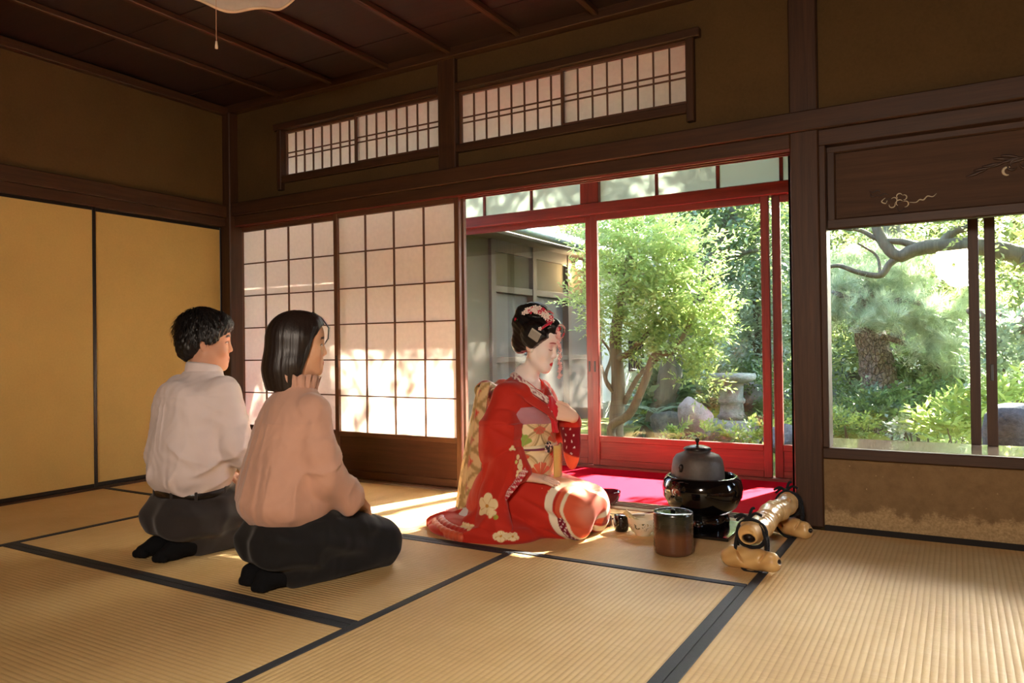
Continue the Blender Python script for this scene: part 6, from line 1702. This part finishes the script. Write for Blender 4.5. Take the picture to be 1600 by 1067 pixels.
# cold water jar
t = NT('dripped_brown_glaze'); sep = t.n('SeparateXYZ'); t.l(t.n('TexCoord').outputs['Object'], sep.inputs[0])
nz = t.noise(t.coords((30, 30, 6)), 1, 3); zz = t.math('ADD', sep.outputs[2], t.math('MULTIPLY', nz, .02))
t.base(t.ramp(t.math('MULTIPLY', zz, 6.2), [(.0, srgb(92, 58, 40)), (.50, srgb(112, 70, 44)), (.70, srgb(58, 44, 30)), (.95, srgb(34, 38, 26))]))
t.bump(t.noise(t.coords((2, 2, 160)), 1, 2), .35, .004); t.set(.25, coat=.4); M_jar = t.m
jar = tag(empty('water_jar', (-1.0, 2.945, 0.0025)), 'ribbed brown glazed water jar with a dark green lid, in front of the brazier', 'jar')
pf = [(.0001, 0), (.072, 0), (.078, .006)]
for k in range(24): pf.append((.0785 + .0016 * (k % 2), .012 + .0062 * k))
pf += [(.079, .163), (.077, .166), (.073, .164), (.072, .150), (.0001, .150)]
part_lathe('body', pf, M_jar, jar, 64)
M_lid = mk_plain('green_black_lid', srgb(30, 48, 36), .12, .2, 12, coat=.6)
part_lathe('lid', [(.0001, .165), (.04, .165), (.066, .1635), (.071, .160), (.0001, .156)], M_lid, jar, 48)
part_lathe('lid_knob', [(.0001, .176), (.010, .175), (.012, .170), (.007, .164), (.0001, .164)], M_lac, jar, 20)
# tea caddy
cad = tag(empty('tea_caddy', (-1.325, 3.185, 0)), 'small black lacquered tea caddy beside the white bowl', 'tea caddy')
part_lathe('body', [(.0001, 0), (.026, 0), (.031, .006), (.034, .03), (.035, .045), (.0345, .047)], M_lac, cad, 40)
part_lathe('lid', [(.0352, .046), (.0355, .06), (.034, .070), (.027, .074), (.0001, .0755)], M_lac, cad, 40)
tube_obj('tea_scoop', spline([(-1.375, 3.16, .0785), (-1.32, 3.17, .0788), (-1.25, 3.165, .083), (-1.20, 3.150, .092)], 6), [.0018] * 19, mk_plain('dark_bamboo', srgb(60, 38, 26), .35)).__setitem__('label', 'thin dark tea scoop laid across the caddy'); tag(bpy.data.objects['tea_scoop'], cat='scoop')
# tea bowl with painted plants
t = NT('cream_glaze'); v3 = t.coords((1, 1, 1)); f = t.noise(v3, 70, 3, .5, 1.5)
sep = t.n('SeparateXYZ'); t.l(t.n('TexCoord').outputs['Object'], sep.inputs[0]); z = sep.outputs[2]
bandm = t.math('MULTIPLY', t.math('GREATER_THAN', z, .026), t.math('LESS_THAN', z, .062))
fr = t.math('LESS_THAN', t.math('ADD', sep.outputs[1], t.math('MULTIPLY', sep.outputs[0], .1)), -.030)
sp = t.math('MULTIPLY', t.math('MULTIPLY', bandm, fr), t.math('GREATER_THAN', f, .60))
t.base(t.mix(sp, t.ramp(t.noise(v3, 9, 2), [(.3, srgb(230, 214, 180)), (.7, srgb(240, 228, 200))]), t.ramp(t.noise(v3, 50, 1), [(.45, srgb(60, 70, 30)), (.55, srgb(186, 146, 60))]))); M_cream = t.set(.3, coat=.3)
bowl = tag(empty('tea_bowl', (-1.215, 3.165, 0)), 'cream tea bowl painted with dark leaves, a whisk inside', 'tea bowl')
part_lathe('body', [(.0001, .004), (.026, .004), (.028, 0), (.034, 0), (.035, .010), (.050, .022), (.062, .045), (.067, .078), (.066, .081), (.063, .079), (.058, .048), (.046, .028), (.0001, .020)], M_cream, bowl, 56)
M_bam = mk_wood('pale_bamboo', srgb(218, 190, 132), .45, 'Z', .12, space='Object')
whk = tag(empty('tea_whisk', (-1.225, 3.175, .03)), 'bamboo tea whisk leaning in the cream bowl', 'whisk'); whk.rotation_euler = (0, math.radians(-48), math.radians(10))
part_lathe('handle', [(.0001, .10), (.012, .10), (.0125, .098), (.0125, .05), (.0115, .045), (.0001, .045)], M_bam, whk, 20)
V, F = [], []
parts = []
for k in range(24):
    a = 2 * PI * k / 24; parts.append(tube([(.011 * math.cos(a), .011 * math.sin(a), .047), (.018 * math.cos(a), .018 * math.sin(a), .025), (.015 * math.cos(a), .015 * math.sin(a), .004)], .0009, 4))
V, F = join_np(parts); ti = link('tines', mesh_py('tines', V, F, M_bam), None, whk); ti['kind'] = 'stuff'
# ladle across the bowl towards the brazier
lad = tag(empty('bamboo_ladle', (-1.3, 3.35, 0)), 'long thin bamboo ladle resting between caddy and brazier', 'ladle')
tube_obj('handle', [(-.11, -.09, .030), (.05, .06, .05), (.17, .16, .07)], .004, mk_plain('reddish_bamboo', srgb(120, 60, 46), .4), lad, 8)
part_lathe('cup', [(.0001, 0), (.022, 0), (.024, .004), (.024, .04), (.022, .04), (.021, .006), (.0001, .005)], mk_plain('reddish_bamboo_cup', srgb(120, 70, 46), .4), lad, 24, (-.125, -.10, .004))
# waste-water bowl
ws = tag(empty('lacquer_bowl', (-1.60, 3.66, 0.0075)), 'dark red lacquered bowl on the threshold behind the kimono', 'bowl')
part_lathe('body', [(.0001, .006), (.03, .006), (.034, 0), (.038, .004), (.058, .02), (.068, .045), (.071, .068), (.069, .07), (.065, .066), (.058, .03), (.0001, .014)], mk_plain('wine_lacquer', srgb(92, 18, 34), .18, coat=.5), ws, 40)

# ------------------------------------------------------------------ low rail of bamboo root tied to two feet
t = NT('varnished_bamboo_root'); f = t.noise(t.coords(), 12, 4); t.base(t.ramp(f, [(.3, srgb(190, 144, 84)), (.7, srgb(224, 184, 122))])); t.bump(t.noise(t.coords(), 40, 3), .2, .004); M_root = t.set(.28, coat=.3)
M_rootd = mk_plain('cut_root_hollow', srgb(26, 18, 12), .8); M_cord = mk_plain('black_cord', srgb(16, 15, 17), .9, .2, 200, .5, 400)
A_, B_ = Vector((-.675, 2.83, .135)), Vector((-.648, 3.47, .150))
bam = tag(empty('bamboo_rail', (-.66, 3.15, 0)), 'low rail of knotted bamboo root lashed with black cord, beside the brazier', 'bamboo rail')
CA, CB, CD = lin(196, 150, 90), lin(226, 188, 126), lin(30, 20, 13)
M_rootv = mk_attr('varnished_root', .3, .2, 60, spec=.5, coat=.35, bdist=.004)
def root_col(V, holes, nodes=None):
    n = .5 + .5 * np.sin(V[:, 0] * 70 + 2 * np.sin(V[:, 2] * 60)) * np.sin(V[:, 1] * 55 + V[:, 2] * 40)
    C = CA[None] * (1 - n[:, None]) + CB[None] * n[:, None]
    if nodes is not None: paint(C, nodes, lin(128, 86, 48), .8)
    for h, r in holes: paint(C, sst(1.15, .8, np.linalg.norm((V - np.array(h)) / np.array(r), axis=1)), CD)  # darkness inside the cut holes painted into the colour
    return C
def put_root(name, v, holes, nodef=None):
    V, Q = v.surface(2); C = root_col(V, holes, None if nodef is None else nodef(V))
    return link(name, mesh_np(name, V - np.array(bam.location), Q, M_rootv, True, C), None, bam)
NN = 12
ab = np.array(B_ - A_); LL = float(np.linalg.norm(ab)); abn = ab / LL
def rail_t(X, Y, Z):
    px, py, pz = X - A_.x, Y - A_.y, Z - A_.z; t = np.clip((px * ab[0] + py * ab[1] + pz * ab[2]) / LL ** 2, 0, 1)
    sx, sz = .006 * np.sin(t * 9), .005 * np.sin(t * 13 + 1)
    return t, np.sqrt((px - t * ab[0] - sx) ** 2 + (py - t * ab[1]) ** 2 + (pz - t * ab[2] - sz) ** 2)
def rail_f(X, Y, Z):
    t, d = rail_t(X, Y, Z); ph = (t * NN + .3 * np.sin(t * 20)) % 1
    r = .040 * (1 + .20 * ph ** 4 - .06 * (1 - ph) ** 6 + .03 * np.sin(t * 6)) * (1 - .12 * sst_(t, .9, 1.0))
    return d - r
def sst_(t, a, b): q = np.clip((t - a) / (b - a), 0, 1); return q * q * (3 - 2 * q)
v = Vox((-.76, 2.74, .06), (-.56, 3.56, .24), (.0032, .0036, .0032)); v.frame(Matrix.Identity(4))
v.fn(rail_f, (-.77, 2.7, .05), (-.55, 3.6, .25), .006)
for k, (u, a) in enumerate(((.06, 2.3), (.2, 1.0), (.42, .4), (.6, 2.0), (.8, .9))):
    pp = A_.lerp(B_, u) + Vector((math.cos(a), 0, math.sin(a))) * .042; v.ell(pp, (.010, .012, .010), .012)
h1, h2 = A_ + Vector((.002, -.02, -.010)), A_ + Vector((-.004, -.02, .016))
v.fn(lambda X, Y, Z: Y - (A_.y - .016) + .1 * (X - A_.x), (-.8, 2.7, .05), (-.55, 2.9, .25), .008, 'cut')
v.ell(h1, (.026, .04, .017), .004, 'cut'); v.ell(h2 + Vector((.012, 0, -.002)), (.010, .012, .006), .008, 'cut')
def node_lines(V):
    t, d = rail_t(V[:, 0], V[:, 1], V[:, 2]); ph = (t * NN + .3 * np.sin(t * 20)) % 1
    return sst(.06, .0, np.minimum(ph, 1 - ph)) * (t > .02) * (t < .98)
put_root('rail', v, [(tuple(h1 + Vector((0, .022, 0))), (.025, .024, .017))], node_lines)
for k, (c, h) in enumerate(((Vector((-.672, 2.850, .046)), Vector((.078, -.016, .004))), (Vector((-.645, 3.43, .048)), Vector((.070, -.03, -.002))))):
    v = Vox(tuple(c - Vector((.14, .09, .048))), tuple(c + Vector((.14, .09, .07))), .0034); v.frame(Matrix.Identity(4))
    for u, r, dz in ((-1, .036, -.004), (-.5, .041, .0), (0, .034, -.006), (.45, .040, -.002), (1, .033, -.008)): v.ell(c + h * u + Vector((0, 0, dz)), (r * 1.05, r * .95, r), .02)
    v.ell(c + h * .98 + Vector((0, -.01, .022)), (.022, .016, .012), .015); v.ell(c - h * .9 + Vector((0, 0, .03)), (.014, .014, .010), .015)
    v.ell(c + h * .72 + Vector((0, -.04, .03)), (.004, .03, .04), .006, 'cut', rot=Matrix.Rotation(.5, 3, 'Y')); v.ell(c - h * .55 + Vector((0, -.04, .02)), (.004, .03, .035), .006, 'cut', rot=Matrix.Rotation(-.6, 3, 'Y'))
    e = c + h * 1.42; v.ell(e, (.018, .012, .009), .004, 'cut')
    put_root('foot_root', v, [(tuple(e - h.normalized() * .006), (.02, .014, .010))])
def coil(name, c, axis_r, r_up, n=1, wid=.055):
    """cord lashing around rail and foot"""
    base = bam.location
    for s in (-1, 1):
        pts = []
        for k in range(25):
            a = 2 * PI * k / 24; pts.append(Vector((c.x + .056 * math.cos(a) * 1.0, c.y + s * .016 + .012 * math.sin(a), c.z + .092 * math.sin(a) + .0)) - base)
        tube_obj('cord_loop', pts, [.0062 + .0008 * math.sin(k * 2.2) for k in range(25)], M_cord, bam, 8)
    pts = [Vector((c.x + .053 * math.cos(a), c.y + .0 + .006 * math.sin(3 * a), c.z + .045 + .052 * math.sin(a))) - base for a in [2 * PI * k / 24 for k in range(25)]]
    tube_obj('cord_loop', pts, .0075, M_cord, bam, 8)
    top = Vector((c.x - .01, c.y, c.z + .100)) - base
    for d in ((.05, -.01, .018), (-.05, -.012, .002), (-.045, .005, -.012), (.02, .012, .04)):
        tube_obj('cord_end', spline([top, top + Vector(d) * .5 + Vector((0, 0, .014)), top + Vector(d)], 5), [.0055] * 11, M_cord, bam, 7)
    V, Q = lathe([(.0001, .012), (.012, .008), (.016, 0), (.012, -.008), (.0001, -.012)], 14); kn = link('cord_knot', mesh_np('cord_knot', V, Q, M_cord), None, bam, top)
coil('lash', Vector((-.672, 2.865, .088)), 0, 0); coil('lash', Vector((-.645, 3.435, .096)), 0, 0)

# ------------------------------------------------------------------ hanging paper lamp at the ceiling
lm = Vector((-2.33, 1.88, 2.23))
cl = tag(empty('ceiling_lamp', lm), 'pale hanging lamp shade with a wavy hem and a pull cord', 'lamp')
V = []; nu = 80
for j in range(12):
    t = j / 11
    for i in range(nu):
        a = 2 * PI * i / nu; wv = .014 * math.sin(a * 7) * (1 - t) ** 2
        V.append(((.26 - .20 * t ** 1.6) * math.cos(a) * (1 + .03 * math.sin(a * 7) * (1 - t)), (.26 - .20 * t ** 1.6) * math.sin(a) * (1 + .03 * math.sin(a * 7) * (1 - t)), .0 + .20 * t + wv))
sh = link('shade', mesh_np('shade', V, grid_quads(nu, 12, True), mk_paper('lamp_shade_paper', srgb(240, 226, 214), .4)), None, cl)
pts = [Vector((.26 * math.cos(a) * (1 + .03 * math.sin(a * 7)), .26 * math.sin(a) * (1 + .03 * math.sin(a * 7)), .014 * math.sin(a * 7))) for a in [2 * PI * k / 112 for k in range(113)]]
tube_obj('hem_rim', pts, .006, mk_plain('cream_rim', srgb(222, 196, 168), .5), cl, 6)
part_lathe('diffuser', [(.0001, .012), (.12, .016), (.2, .03), (.21, .04)], mk_paper('diffuser_white', srgb(246, 238, 228), .4), cl, 40)
tube_obj('hanger', [(0, 0, .2), (0, 0, 2.60 - lm.z)], .006, M_black, cl, 6)
cdp = at(353, 5, 1.88) 
tube_obj('pull_cord', [(-.07, 0, .02), (-.07, 0, -.215)], .0012, mk_plain('cord_string', srgb(196, 160, 130), .8), cl, 6)
part_lathe('cord_tassel', [(.0001, .0), (.0035, -.002), (.006, -.022), (.0055, -.03), (.0001, -.031)], mk_plain('ivory_plastic', srgb(230, 206, 178), .4), cl, 14, (-.07, 0, -.215))
